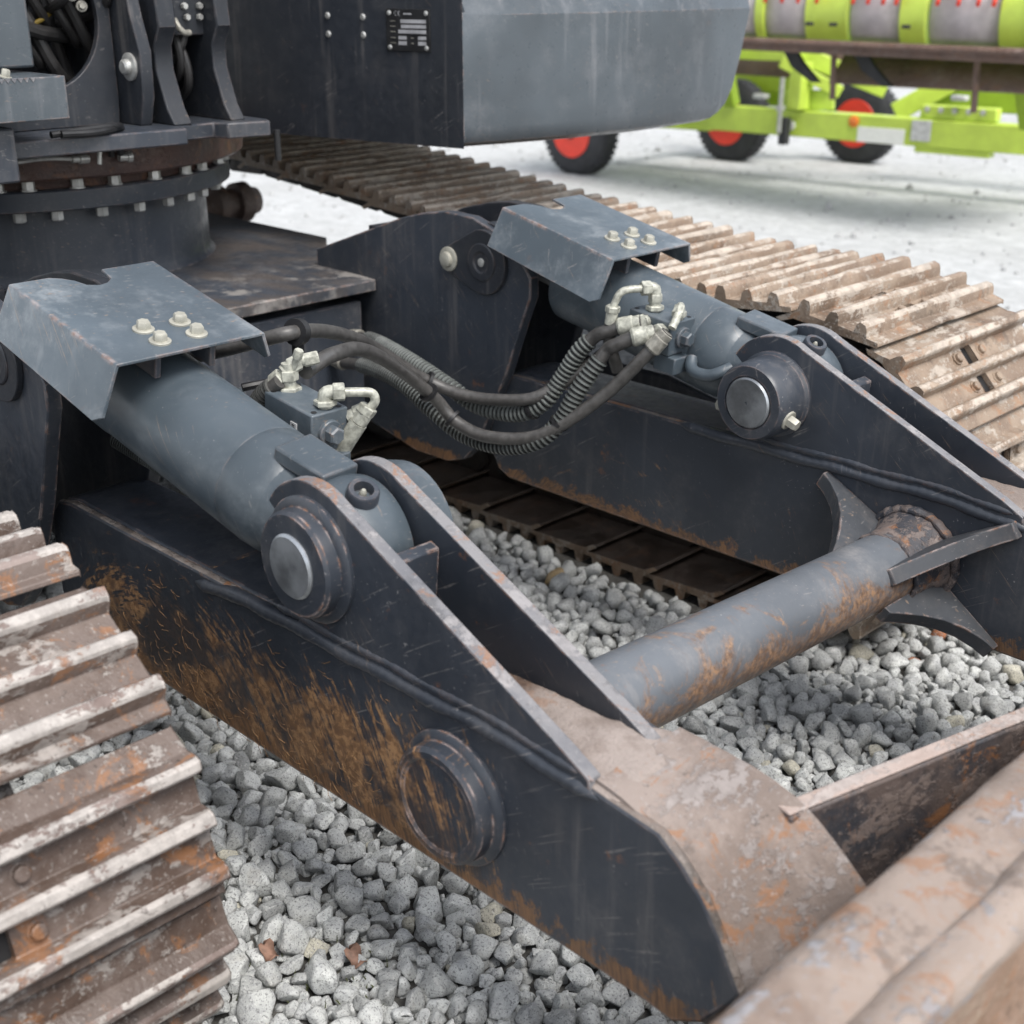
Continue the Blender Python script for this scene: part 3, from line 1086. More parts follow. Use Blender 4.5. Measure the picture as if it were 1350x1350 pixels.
for P, who in ((Vector((EYE[0], 1.178, EYE[1])), 0), (Vector((FE[0], 2.437, FE[1])), 1)):
    b = MB()
    b.lathe(P, AX, [(.105, .064), (.13, .088), (.155, .0985), (.19, .1015), (.225, .1015), (.228, .1000), (.232, .1015), (.60, .1015), (.622, .1035), (.628, .1035), (.66, .1035), (.668, .099), (.668, .04)], 64)
    cylr = part(b, 'blade_cylinder', M['paint_clean'], 0, label='hydraulic cylinder of the near arm' if not who else 'hydraulic cylinder of the far arm')
    b = MB()
    b.cyl(local(P, .66, 0, 0), local(P, .87, 0, 0), .045, 32)
    part(b, 'rod', M['polish'], 0, cylr)
    b = MB()
    b.cyl(local(P, .895, -.09, 0), local(P, .895, .09, 0), .075, 32)
    part(b, 'rod_eye', M['paint_dark'], 0, cylr)
    # eye between the clevis plates with a flared neck
    b = MB()
    b.lathe(P + Vector((0, -.0485, 0)), (0, 1, 0), [(0, .098), (.004, .106), (.02, .111), (.048, .113), (.076, .111), (.092, .106), (.096, .098)], 56)
    b.lathe(P, AX, [(.03, .078), (.09, .080), (.12, .087), (.15, .093)], 48)
    part(b, 'eye', M['paint_clean'], 0, cylr)
    # pad behind the eye
    b = MB()
    q0 = [(.045, -.03), (.16, -.04), (.17, .04), (.05, .045)]
    pv = [local(P, s_, y_, .112) for s_, y_ in q0] + [local(P, s_, y_, .085) for s_, y_ in q0]
    b.add(pv, [(0, 1, 2, 3), (7, 6, 5, 4)] + [(i, i + 4, (i + 1) % 4 + 4, (i + 1) % 4) for i in range(4)])
    part(b, 'pad', M['paint_clean'], .004, cylr)
    # grease nipple cup
    d = Vector((.45, -.1, .9)).normalized()
    b = MB()
    b.lathe(P + d * .100, d, [(0, .027), (.026, .0255), (.030, .023), (.030, .016), (.012, .015)], 32)
    gn = part(b, 'grease_cup', M['paint'], 0, cylr)
    b = MB()
    b.lathe(P + d * .112, d, [(0, .006), (.010, .006), (.014, .004), (.016, .003)], 14)
    part(b, 'grease_nipple', M['bolt_pale'], 0, cylr)
    # brackets under the guard
    for sy in (-.055, .055):
        b = MB()
        cpt = local(P, .55, sy, .122)
        b.box(cpt, (.15, .012, .052), 0, Matrix.Rotation(TH, 3, 'Y'))
        part(b, 'guard_foot', M['paint'], .002, cylr)
    # guard: folded plate with a keyhole notch at the rear edge
    n0, hw = (.155, .147) if who == 0 else (.155, .142)
    s0, s1 = (.447, .815)
    cy_ = -.004 if who == 0 else -.008
    notch = [(s1, .036), (s1 - .02, .034), (s1 - .045, .03), (s1 - .06, .014), (s1 - .064, -.004), (s1 - .055, -.024), (s1 - .03, -.034), (s1 - .012, -.05), (s1, -.07)]
    th_ = .006
    b = MB()
    NOT = notch
    # top split in three strips so that the notch is a true cut-out
    def slab(poly):
        n = len(poly)
        up_ = [local(P, s_, y_ + cy_, n0) for s_, y_ in poly]
        dn_ = [local(P, s_, y_ + cy_, n0 - th_) for s_, y_ in poly]
        b.add(up_ + dn_, [tuple(range(n))[::-1], tuple(range(n, 2 * n))] + [(i, (i + 1) % n, (i + 1) % n + n, i + n) for i in range(n)])
    outer = [(s0, -hw), (s0, hw), (s1, hw)] + notch + [(s1, -hw)]
    slab(outer)
    # skirts
    fold = .105
    for sg in (-1, 1):
        fl = fold if sg < 0 else .06
        y_in, y_out = sg * hw, sg * (hw + .035 if sg < 0 else hw + .025)
        pr4 = [(s0, y_in, n0), (s1, y_in, n0), (s1, y_out, n0 - fl * .9), (s0 + .02, y_out, n0 - fl), (s0, y_out - sg * .008, n0 - fl + .012)]
        pt = [local(P, a_, y_ + cy_, z_) for a_, y_, z_ in pr4]
        off = Vector((0, -sg * .006, 0)) - NN * .002
        n = 5
        fcs = [tuple(range(n)), tuple(range(n, 2 * n))[::-1]] + [(i, i + n, (i + 1) % n + n, (i + 1) % n) for i in range(n)]
        b.add(pt + [p + off for p in pt], fcs)
    gd = part(b, 'cylinder_guard', M['paint_guard'], .0015, angle=25)
    for s_ in (.493, .546):
        for y_ in (-.037, .036):
            b = MB()
            b.bolt(local(P, s_, y_ + cy_, n0), NN, .0125, .014)
            part(b, 'bolt', M['bolt_pale'], 0, gd)
    # oil pipe on the side of the barrel
    if who:
        b = MB()
        b.tube([(-1.745, 2.335, .845), (-1.735, 2.32, .83), (-1.715, 2.312, .822), (-1.68, 2.312, .822), (-1.655, 2.318, .832), (-1.64, 2.34, .842)], .014, 14, .008)
        part(b, 'oil_pipe', M['paint_clean'], 0, cylr)
    else:
        b = MB()
        b.tube([(-2.6, 1.30, .80), (-2.3, 1.30, .83), (-2.05, 1.285, .85), (-1.93, 1.28, .86)], .02, 14, .01)
        part(b, 'oil_pipe', M['paint_clean'], 0, cylr)

# --- valve blocks
def valve_block(o, ex, ey, ez, size, label):
    """o: front top corner nearest the camera; block spans -x, +y, -z"""
    lx, ly, lz = size
    b = MB()
    R_ = Matrix.Rotation(TH * .55, 3, 'Y')
    c_ = Vector(o) + R_ @ Vector((-lx / 2, 0, -lz / 2)) + Vector((0, ly / 2, 0))
    b.box(c_, size, 0, R_)
    vb = part(b, 'valve_block', M['paint_clean'], .003, label=label)
    def at(a, bb, cc):
        return c_ + R_ @ Vector((a, bb, cc))
    for a, bb in ((-.42, -.34), (-.42, .34), (.42, -.34), (.42, .34)):
        m = MB()
        m.lathe(at(a * lx, bb * ly, lz / 2 + .0004), R_ @ Vector((0, 0, 1)), [(0, .0052), (.0006, .0052)], 14)
        part(m, 'screw_hole', M['black'], 0, vb)
    m = MB()
    m.lathe(at(lx / 2, -.02 * ly, .0), R_ @ Vector((1, 0, 0)), [(0, .024), (.006, .024), (.008, .022)], 24)
    m.lathe(at(lx / 2 + .008, -.02 * ly, .0), R_ @ Vector((1, 0, 0)), [(0, .017), (.016, .017), (.019, .014)], 6)
    part(m, 'plug', M['paint_clean'], 0, vb)
    m = MB()
    m.box(at(.02, -ly / 2 - .0012, -.006), (.018, .002, .032), 0, R_)
    part(m, 'label_plate', M['label'], 0, vb)
    for k in range(6):
        m = MB()
        m.box(at(.02, -ly / 2 - .0026, -.018 + .0048 * k), (.013 - .003 * (k % 3), .0012, .0015), 0, R_)
        part(m, 'printed_line', M['black'], 0, vb)
    m = MB()
    m.box(at(lx / 2 - .012, 0, -lz / 2 - .022), (.06, ly * .9, .04), 0, R_)
    part(m, 'mounting_foot', M['paint_clean'], .003, vb)
    return vb, at


vb1, a1 = valve_block((-1.781, 1.30, .938), 0, 0, 0, (.14, .08, .078), 'valve block on the near cylinder')
vb2, a2 = valve_block((-1.762, 2.28, .931), 0, 0, 0, (.125, .085, .078), 'valve block on the far cylinder')


def fit(vb, pts_, r, name='fitting', nuts=(), mat='cream'):
    m = MB()
    if len(pts_) > 1:
        m.tube(pts_, r, 12, .004)
    for p, q, rr in nuts:
        p, q = Vector(p), Vector(q)
        m.lathe(p, q - p, [(0, rr * .9), (.002, rr), ((q - p).length - .002, rr), ((q - p).length, rr * .9)], 6)
    return part(m, name, M[mat], 0, vb)


# near block: tall tee at the back, elbow with pipe and hose tail at the front
fit(vb1, [(-1.905, 1.345, .94), (-1.905, 1.345, 1.0)], .013, nuts=[((-1.905, 1.345, .945), (-1.905, 1.345, .957), .023), ((-1.905, 1.345, .968), (-1.905, 1.345, .988), .018)])
fit(vb1, [(-1.91, 1.335, .985), (-1.90, 1.36, 1.0), (-1.885, 1.385, 1.004)], .011, nuts=[((-1.906, 1.348, .992), (-1.898, 1.366, 1.0), .016), ((-1.893, 1.372, 1.002), (-1.88, 1.395, 1.006), .013)])
fit(vb1, [(-1.905, 1.345, .98), (-1.925, 1.33, .967), (-1.95, 1.32, .94)], .012, nuts=[((-1.914, 1.338, .976), (-1.93, 1.328, .96), .017)])
fit(vb1, [(-1.896, 1.35, .99), (-1.885, 1.35, 1.012), (-1.878, 1.352, 1.024)], .006, nuts=[((-1.884, 1.35, 1.012), (-1.877, 1.352, 1.028), .009)])
fit(vb1, [(-1.80, 1.345, .94), (-1.80, 1.345, .962), (-1.795, 1.35, .968), (-1.782, 1.368, .968)], .013, nuts=[((-1.80, 1.345, .944), (-1.80, 1.345, .955), .021), ((-1.79, 1.355, .968), (-1.778, 1.372, .968), .017)])
fit(vb1, [(-1.778, 1.372, .967), (-1.762, 1.398, .965), (-1.752, 1.412, .962), (-1.748, 1.416, .95), (-1.753, 1.412, .938), (-1.762, 1.40, .925)], .0085)
fit(vb1, [(-1.758, 1.405, .932), (-1.768, 1.392, .908)], .015, 'hose_end', nuts=[((-1.756, 1.408, .938), (-1.762, 1.40, .924), .0175)])
fit(vb1, [(-1.768, 1.392, .908), (-1.785, 1.378, .875), (-1.82, 1.365, .82), (-1.90, 1.36, .74)], .0165, 'hose_tail')
fit(vb1, [(-1.79, 1.385, .915), (-1.775, 1.402, .925)], .012, nuts=[((-1.782, 1.394, .92), (-1.77, 1.41, .927), .016)])
# far block
fit(vb2, [(-1.842, 2.315, .935), (-1.842, 2.315, .985), (-1.846, 2.308, .994), (-1.855, 2.29, .994)], .013, nuts=[((-1.842, 2.315, .942), (-1.842, 2.315, .954), .021), ((-1.842, 2.315, .96), (-1.842, 2.315, .98), .016), ((-1.848, 2.304, .994), (-1.858, 2.284, .994), .017)])
fit(vb2, [(-1.858, 2.284, .994), (-1.875, 2.256, .993), (-1.886, 2.243, .985), (-1.893, 2.236, .965), (-1.897, 2.232, .95)], .0085)
fit(vb2, [(-1.896, 2.232, .952), (-1.90, 2.23, .915)], .014, 'hose_end', nuts=[((-1.8955, 2.232, .957), (-1.8975, 2.232, .942), .017)])
fit(vb2, [(-1.90, 2.23, .917), (-1.905, 2.235, .87), (-1.90, 2.26, .80)], .0145, 'hose_tail', mat='hose')
fit(vb2, [(-1.775, 2.318, .93), (-1.772, 2.318, .958), (-1.765, 2.308, .963), (-1.755, 2.285, .945), (-1.752, 2.265, .925)], .0095, nuts=[((-1.775, 2.318, .938), (-1.774, 2.318, .952), .017), ((-1.768, 2.312, .963), (-1.758, 2.292, .95), .013)])
fit(vb2, [(-1.846, 2.292, .918), (-1.836, 2.27, .924), (-1.834, 2.26, .925)], .016, nuts=[((-1.85, 2.285, .918), (-1.833, 2.255, .925), .019)])
fit(vb2, [(-1.79, 2.292, .905), (-1.788, 2.262, .912)], .016, nuts=[((-1.79, 2.285, .906), (-1.786, 2.252, .913), .019)])

# --- hoses
def rib(pitch, amp):
    return lambda t, L: 0


def hose(pts_, r, name, sleeve=None, mat='hose', ends=(True, True), label=None):
    m = MB()
    m.tube(pts_, r, 14, .012)
    h = part(m, name, M[mat], 0, label=label)
    sp_ = spline(pts_, .004)
    if sleeve:
        i0, i1, rs, pitch, mt = sleeve
        Lp = [p for k, p in enumerate(sp_)][int(i0 * len(sp_)):int(i1 * len(sp_))]
        m = MB()
        st = pitch / 5

        def rf(t, L):
            return rs + (.0018 if (t / pitch) % 1 < .62 else -.0028)
        m.tube(Lp[::6] + [Lp[-1]], rf, 14, st)
        Ls = sum((Lp[i + 1] - Lp[i]).length for i in range(len(Lp) - 1))
        nr = (len(m.v)) // 14
        stp = Ls / (nr - 1)
        for fi in range(len(m.f) - 2):
            r_i = fi // 14
            if (r_i * stp / pitch) % 1 >= .60 or ((r_i + 1) * stp / pitch) % 1 >= .62:
                m.mi[fi] = 1
        part(m, 'spiral_sleeve', [M[mt], M['groove']], 0, h, angle=20)
    for e, on in enumerate(ends):
        if on:
            a_, b_ = (sp_[0], sp_[9]) if e == 0 else (sp_[-1], sp_[-10])
            d_ = (b_ - a_)
            m = MB()
            m.lathe(a_, d_, [(0, r * .8), (.004, r * 1.15), (.018, r * 1.15), (.02, r * 1.3), (.050, r * 1.35), (.055, r * 1.1)], 20)
            part(m, 'hose_end', M['cream' if on == 2 else 'ferrule'], 0, h)
    return h


H1 = [(-2.45, 1.33, .86), (-2.25, 1.35, .94), (-2.144, 1.37, .975), (-2.063, 1.40, 1.003), (-2.021, 1.45, 1.017), (-2.125, 1.6, 0.972), (-2.217, 1.75, 0.911), (-2.299, 1.88, 0.844), (-2.302, 2.02, 0.745), (-2.207, 2.08, 0.709), (-2.068, 2.12, 0.723), (-2.02, 2.16, 0.747), (-1.981, 2.2, 0.784), (-1.94, 2.24, 0.829), (-1.92, 2.28, .86)]
H2 = [(-1.901, 1.38, 0.978), (-1.928, 1.43, 0.98), (-1.972, 1.5, 0.973), (-2.091, 1.65, 0.932), (-2.177, 1.78, 0.873), (-2.241, 1.92, 0.784), (-2.24, 2.0, 0.712), (-2.208, 2.03, 0.659), (-2.124, 2.05, 0.636), (-2.013, 2.09, 0.65), (-1.943, 2.13, 0.694), (-1.862, 2.18, 0.771), (-1.789, 2.22, 0.863), (-1.752, 2.25, 0.919)]
H3 = [(-2.86, 2.237, 0.709), (-2.8, 2.224, 0.718), (-2.628, 2.15, 0.749), (-2.435, 2.1, 0.744), (-2.298, 2.09, 0.716), (-2.212, 2.11, 0.678), (-2.102, 2.13, 0.679), (-2.035, 2.15, 0.714), (-2.003, 2.18, 0.774), (-1.97, 2.2, 0.84), (-1.936, 2.22, 0.882), (-1.913, 2.22, 0.894), (-1.87, 2.24, 0.913), (-1.834, 2.26, 0.925)]
H4 = [(-2.86, 2.174, 0.653), (-2.8, 2.167, 0.658), (-2.639, 2.13, 0.683), (-2.458, 2.08, 0.69), (-2.322, 2.06, 0.655), (-2.225, 2.07, 0.613), (-2.104, 2.08, 0.609), (-2.01, 2.1, 0.638), (-1.96, 2.13, 0.69), (-1.925, 2.16, 0.776), (-1.883, 2.2, 0.862), (-1.861, 2.2, 0.877), (-1.817, 2.22, 0.902), (-1.786, 2.25, 0.913)]
h1 = hose(H1, .0145, 'hydraulic_hose', ends=(False, False), label='smooth hose from the near cylinder')
h2 = hose(H2, .0152, 'hydraulic_hose', ends=(False, 1), label='lowest smooth hose between the valve blocks')
h3 = hose(H3, .016, 'hydraulic_hose', (.13, .885, .0195, .0118, 'sleeve'), ends=(1, 2), label='upper hose in a ribbed sleeve')
h4 = hose(H4, .016, 'hydraulic_hose', (.13, .885, .0195, .0118, 'sleeve'), ends=(1, 2), label='lower hose in a ribbed sleeve')
hose([(-1.905, 1.325, .97), (-1.95, 1.31, .93), (-1.98, 1.315, .87), (-2.0, 1.33, .78)], .013, 'hydraulic_hose', (.1, .98, .0165, .008, 'sleeve_dark'), ends=(False, False))
hose([(-2.45, 1.275, .74), (-2.2, 1.272, .722), (-2.05, 1.27, .712), (-1.9, 1.268, .70), (-1.7, 1.268, .698)], .012, 'hydraulic_hose', (.02, .98, .0155, .0085, 'sleeve'), ends=(False, False))
hose([(-2.85, 1.75, .62), (-2.6, 1.6, .68), (-2.4, 1.5, .73), (-2.2, 1.42, .80), (-2.0, 1.36, .86)], .02, 'hydraulic_hose', ends=(False, False), mat='paint_clean')
hose([(-2.86, 1.65, .70), (-2.6, 1.5, .78), (-2.4, 1.4, .84), (-2.1, 1.36, .89)], .02, 'hydraulic_hose', ends=(False, False), mat='paint_clean')
for (p, r_), hh in zip((((-2.302, 2.03, .738), .030), ((-2.215, 2.045, .675), .032), ((-2.055, 2.125, .705), .030), ((-1.955, 2.125, .690), .028), ((-2.26, 1.99, .735), .024)), (h1, h2, h3, h4, h2)):
    m = MB()
    ring = [(p[0] + .35 * r_ * math.cos(a), p[1], p[2] + r_ * math.cos(a) * .5 + r_ * math.sin(a) * .8) for a in np.linspace(0, 2 * math.pi, 16)]
    sp_ = spline(H1 if hh == h1 else H2 if hh == h2 else H3 if hh == h3 else H4, .01)
    k = min(range(1, len(sp_) - 1), key=lambda i: (sp_[i] - Vector(p)).length)
    t_ = (sp_[k + 1] - sp_[k - 1]).normalized()
    m.lathe(sp_[k] - t_ * .004, t_, [(0, .0235), (.0, .0245), (.008, .0245), (.008, .0235)], 24)
    part(m, 'cable_tie', M['black'], 0, hh)
# clip that carries the smooth hose
m = MB()
k = spline(H1, .01)
kk = min(range(1, len(k) - 1), key=lambda i: (k[i] - Vector((-2.021, 1.45, 1.017))).length)
t_ = (k[kk + 1] - k[kk - 1]).normalized()
m.lathe(k[kk] - t_ * .009, t_, [(0, .018), (0, .026), (.018, .026), (.018, .018)], 24)
m.box(k[kk] + Vector((0, 0, -.05)), (.012, .02, .06))
m.tube([k[kk] + Vector((0, 0, -.06)), k[kk] + Vector((-.02, -.03, -.09)), k[kk] + Vector((-.05, -.1, -.1))], .008, 8)
part(m, 'hose_clip', M['black'], 0, h1)

# --- slewing ring
SC = (-3.87, 1.81)


def ringp(mb, prof, seg=96, mi=0):
    return mb.lathe((SC[0], SC[1], 0), (0, 0, 1), prof, seg, mi)


b = MB()
ringp(b, [(.8585, .556), (.868, .546), (.885, .541), (.91, .54), (1.075, .538)])
ped = part(b, 'slew_pedestal', M['paint'])
b = MB()
ringp(b, [(1.0755, .5), (1.0755, .612), (1.079, .617), (1.126, .617), (1.13, .612), (1.13, .5)])
flange = part(b, 'slew_flange', M['paint'])
b = MB()
ringp(b, [(1.1305, .5), (1.1305, .585), (1.160, .590), (1.160, .655), (1.166, .662), (1.245, .668), (1.249, .66), (1.249, .5)])
ringo = part(b, 'slew_ring', M['slew'])
hb = MB()
hb.lathe((0, 0, 0), (0, 0, 1), [(0, .0165), (.022, .0165), (.025, .013)], 6)
hb.lathe((0, 0, 0), (0, 0, 1), [(-.003, .021), (-.0002, .021)], 14)
proto = None
nb = 34
for row, (rr, zz_, up_) in enumerate(((.600, 1.1335, 1), (.578, 1.0725, -1))):
    for i in range(nb):
        a = 2 * math.pi * (i + .45 * row) / nb + random.uniform(-.035, .035)
        mw = Matrix.Translation((SC[0] + rr * math.cos(a), SC[1] + rr * math.sin(a), zz_)) @ Matrix.Rotation(a + random.random(), 4, 'Z')
        if up_ < 0:
            mw = mw @ Matrix.Rotation(math.pi, 4, 'X')
        vis = math.cos(a) - .75 * math.sin(a) > -.25
        if not vis and i % 2:
            pass
        if proto is None:
            proto = hb.build('bolt', M['zinc'], flange)
            proto.matrix_basis = mw
            WORLD[proto.name] = mw
        else:
            copy_tree(proto, flange, mw)

# grease line on the slew ring
b = MB()
b.tube([(-3.13, 1.36, 1.222), (-3.195, 1.55, 1.2235), (-3.197, 1.66, 1.214)], .0055, 10, .02)
b.lathe((-3.197, 1.64, 1.215), (-.02, 1, -.06), [(0, .009), (.02, .009), (.02, .012), (.045, .012)], 12)
gl = part(b, 'grease_line', M['zinc'])
b = MB()
b.lathe((-3.185, 1.765, 1.21), (.1, 1, -.02), [(0, .011), (.022, .011), (.022, .014), (.034, .014)], 12)
part(b, 'fitting', M['zinc'], 0, gl)
b = MB()
b.tube([(-3.17, 1.70, 1.20), (-3.17, 1.705, 1.245), (-3.165, 1.69, 1.262), (-3.12, 1.64, 1.268)], .006, 10)
part(b, 'fitting', M['zinc'], 0, gl)
b = MB()
b.tube([(-3.0, 1.52, 1.30), (-3.0, 1.6, 1.298), (-3.02, 1.66, 1.30), (-3.08, 1.72, 1.295), (-3.15, 1.755, 1.262), (-3.175, 1.765, 1.22)], .0095, 10, .01)
b.tube([(-3.01, 1.50, 1.30), (-3.01, 1.58, 1.305), (-3.03, 1.68, 1.306), (-3.10, 1.73, 1.29), (-3.17, 1.74, 1.25), (-3.185, 1.745, 1.215)], .0085, 10, .01)
part(b, 'cable', M['black'], 0, gl)

# --- upper structure
b = MB()
b.prism([(-3.06, .95), (-3.03, 1.4), (-3.0, 1.86), (-3.07, 1.88), (-3.08, 1.99), (-3.03, 2.0), (-3.01, 2.12), (-3.05, 2.14), (-3.4, 2.15), (-4.7, 2.2), (-4.75, 1.0)], 1.2495, 1.289, 'Z')
part(b, 'deck_plate', M['paint'], .004)


def bracket_plate(y0, y1, dx):
    pr = [(-3.07 + dx, 1.2895), (-3.10 + dx, 1.33), (-3.135 + dx, 1.42), (-3.135 + dx, 1.48), (-3.105 + dx, 1.525), (-3.11 + dx, 1.58), (-3.13 + dx, 1.75), (-3.2 + dx, 1.95),
          (-3.7, 1.95), (-3.75, 1.2895)]
    b = MB()
    b.prism(pr, y0, y1)
    return part(b, 'boom_bracket', M['paint_dark'], .004)


bracket_plate(1.868, 1.922, 0)
bracket_plate(2.040, 2.085, .0)
# gusset beside the first bracket and the zinc pin bolt
b = MB()
b.prism([(-3.13, 1.2895), (-3.105, 1.36), (-3.10, 1.47), (-3.13, 1.56), (-3.15, 1.66), (-3.2, 1.95), (-3.6, 1.95), (-3.6, 1.2895)], 1.805, 1.84)
sg = part(b, 'side_gusset', M['paint_dark'], .003)
b = MB()
b.lathe((-3.15, 1.805, 1.432), (.0, -1, 0), [(-.02, .034), (.006, .034), (.008, .030), (.0085, .019), (.02, .0185), (.024, .014)], 24)
part(b, 'pin_bolt', M['zinc'], 0, sg)
# front plate with a round opening, hoses in the dark behind it
b = MB()
cc, rr = (1.60, 1.545), .165
xs_, seg = -3.215, 48
bd = []
for i in range(seg):
    a = 2 * math.pi * i / seg
    ux, uz = math.cos(a), math.sin(a)
    k = min((.20 / ux) if ux > 0 else (.35 / -ux) if ux < 0 else 9, (.46 / uz) if uz > 0 else (.255 / -uz) if uz < 0 else 9)
    bd.append((cc[0] + ux * k, cc[1] + uz * k))
v = [(xs_, cc[0] + rr * math.cos(2 * math.pi * i / seg), cc[1] + rr * math.sin(2 * math.pi * i / seg)) for i in range(seg)] + [(xs_, y, z) for y, z in bd]
v += [(x - .02, y, z) for x, y, z in v]
n = seg
f = []
for i in range(n):
    j = (i + 1) % n
    f += [(i, n + i, n + j, j), (2 * n + i, 2 * n + j, 3 * n + j, 3 * n + i), (i, j, 2 * n + j, 2 * n + i), (n + i, 3 * n + i, 3 * n + j, n + j)]
b.add(v, f)
fp = part(b, 'front_plate', M['paint_dark'], .002)  # shade of the recessed front is put into its darker enamel
b = MB()
b.box((-3.55, 1.62, 1.62), (.02, .6, .66))
part(b, 'inner_wall', M['paint_dark'], 0, fp)
for k, (pp, r_, mt) in enumerate((([(-3.5, 1.35, 1.75), (-3.3, 1.5, 1.56), (-3.3, 1.62, 1.53), (-3.35, 1.75, 1.60), (-3.5, 1.8, 1.7)], .006, 'yellow'),
                                  ([(-3.45, 1.40, 1.80), (-3.28, 1.505, 1.60), (-3.3, 1.52, 1.50)], .005, 'yellow'),
                                  ([(-3.5, 1.5, 1.65), (-3.3, 1.55, 1.56), (-3.28, 1.62, 1.52), (-3.35, 1.75, 1.5)], .018, 'hose_dark'),
                                  ([(-3.5, 1.4, 1.6), (-3.32, 1.6, 1.62), (-3.3, 1.72, 1.6)], .02, 'hose_dark'),
                                  ([(-3.4, 1.45, 1.45), (-3.3, 1.5, 1.5), (-3.3, 1.52, 1.6), (-3.4, 1.55, 1.75)], .016, 'hose_dark'),
                                  ([(-3.4, 1.7, 1.48), (-3.33, 1.62, 1.55), (-3.4, 1.6, 1.75)], .022, 'hose_dark'))):
    b = MB()
    b.tube(pp, r_, 10, .012)
    part(b, 'hose' if mt == 'hose_dark' else 'wire', M[mt], 0, fp)
for k in range(9):
    y_ = 1.47 + .035 * k
    z_ = 1.50 + .05 * ((k * 7) % 5)
    b = MB()
    b.tube([(-3.46, y_ - .1, z_ + .25), (-3.33, y_ - .03, z_ + .08), (-3.29 - .01 * (k % 3), y_ + .03, z_ - .06), (-3.36, y_ + .10, z_ - .12), (-3.48, y_ + .14, z_ - .02)], .011 + .003 * (k % 3), 10, .012)
    part(b, 'hose', M['hose_dark'], 0, fp)
for y_, z_, sg_ in ((1.96, 1.42, 1), (2.0, 1.46, -1), (1.98, 1.38, 1), (1.855, 1.5, 1), (1.72, 1.62, -1), (1.77, 1.60, 1)):
    b = MB()
    b.tube([(-3.4, y_, z_ + .2), (-3.22, y_ + .01, z_ + .1), (-3.2, y_ + .02 * sg_, z_), (-3.3, y_ + .03 * sg_, z_ - .05), (-3.5, y_, z_ - .08)], .012, 10, .012)
    part(b, 'hose', M['hose_dark'], 0, fp)
for p in ((-3.21, 1.70, 1.60), (-3.2, 1.735, 1.615), (-3.215, 1.725, 1.575)):
    b = MB()
    b.bolt(p, (1, -.3, .1), .009, .012, 0, True)
    part(b, 'bolt', M['ferrule'], 0, fp)
for p in ((-3.2, 1.515, 1.545), (-3.2, 1.53, 1.49), (-3.2, 1.55, 1.46)):
    b = MB()
    b.lathe(p, (.6, -.5, .5), [(0, .008), (.02, .008), (.02, .011), (.03, .011)], 8)
    part(b, 'hose_end', M['ferrule'], 0, fp)
# manifold between the brackets
b = MB()
b.box((-3.22, 2.0, 1.56), (.10, .10, .12))
mf = part(b, 'swivel_manifold', M['paint_dark'], .004)
for y_, z_ in ((1.985, 1.572), (1.99, 1.545), (2.03, 1.572), (2.028, 1.545)):
    b = MB()
    b.bolt((-3.17, y_, z_), (1, 0, 0), .009, .012, 0, False)
    part(b, 'bolt', M['zinc'], 0, mf)
b = MB()
b.tube([(-3.16, 1.95, 1.54), (-3.14, 1.95, 1.52), (-3.14, 1.965, 1.508), (-3.15, 1.985, 1.508)], .008, 10)
part(b, 'fitting', M['ferrule'], 0, mf)
b = MB()
b.box((-3.55, 2.0, 1.6), (.03, .6, .62))
part(b, 'rear_wall', M['paint_dark'])

# step tray at the left
b = MB()
b.box((-2.895, 1.25, 1.392), (.006, .48, .092))                 # front lip
tray = part(b, 'step_tray', M['paint_box'], .002)
b = MB()
b.box((-3.05, 1.25, 1.435), (.30, .474, .005))
b.box((-3.05, 1.4915, 1.392), (.306, .005, .092))
part(b, 'tread_plate', M['paint_box'], .001, tray)
b = MB()
pts_ = []
for i in range(27):
    y0 = 1.05 + .014 * i
    pts_ += [(y0, 1.439), (y0 + .007, 1.430 if i % 2 else 1.4305)]
for i in range(25):
    y0 = 1.06 + .0145 * i
    b.prism([(y0, 1.4385), (y0 + .0145, 1.4385), (y0 + .00725, 1.428)], -2.8925, -2.8905, 'X')
part(b, 'saw_tooth_trim', M['edge_steel'], 0, tray)
b = MB()
b.bolt((-2.93, 1.37, 1.4385), (.2, .2, 1), .010, .015)
part(b, 'bolt', M['bolt_pale'], 0, tray)
b = MB()
b.prism([(-3.05, 1.34), (-3.02, 1.05), (-3.3, 1.05), (-3.3, 1.34)], 1.22, 1.339)
b.box((-2.99, 1.16, 1.27), (.10, .44, .12))
part(b, 'tray_support', M['paint'], .006, tray)
b = MB()
b.box((-3.08, 1.205, 1.72), (.03, .61, .545))
part(b, 'cab_panel', M['paint_box'], .006)

# side box with the data plate
d1 = Vector((-.978, -.206, 0))
K0 = Vector((-2.783, 2.611, 0))
lev = [(1.193, -.055, 3.60), (1.197, -.032, 3.64), (1.207, -.014, 3.675), (1.224, -.004, 3.70), (1.25, 0.0, 3.735), (1.30, 0.0, 3.77), (1.40, 0, 3.805), (1.545, 0.0, 3.845), (1.552, -.004, 3.845), (1.70, -.075, 3.87), (2.1, -.26, 3.9)]
curve = [(-2.783, 2.611), (-2.779, 2.622), (-2.737, 2.835), (-2.696, 3.122), (-2.679, 3.471), (-2.690, 3.70), (-2.712, 3.93)]
v, rows = [], []
for z, ins, ym in lev:
    row = []
    for i, (x, y) in enumerate(curve):
        t = (y - 2.611) / (3.93 - 2.611)
        yy = 2.611 + t * (ym - 2.611)
        row.append((x + (ins if i > 0 else 0) * 1.0, yy + (0 if i else 0), z))
    row += [(-2.80 + ins, ym + .03, z), (-4.6, ym + .05, z), (-4.6, 2.611 + d1.y / d1.x * (-4.6 + 2.783), z)]
    rows.append(row)
b = MB()
n = len(rows[0])
v = [p for r_ in rows for p in r_]
f = [tuple(range(n))[::-1], tuple(range((len(rows) - 1) * n, len(rows) * n))]
mi = [1, 0]
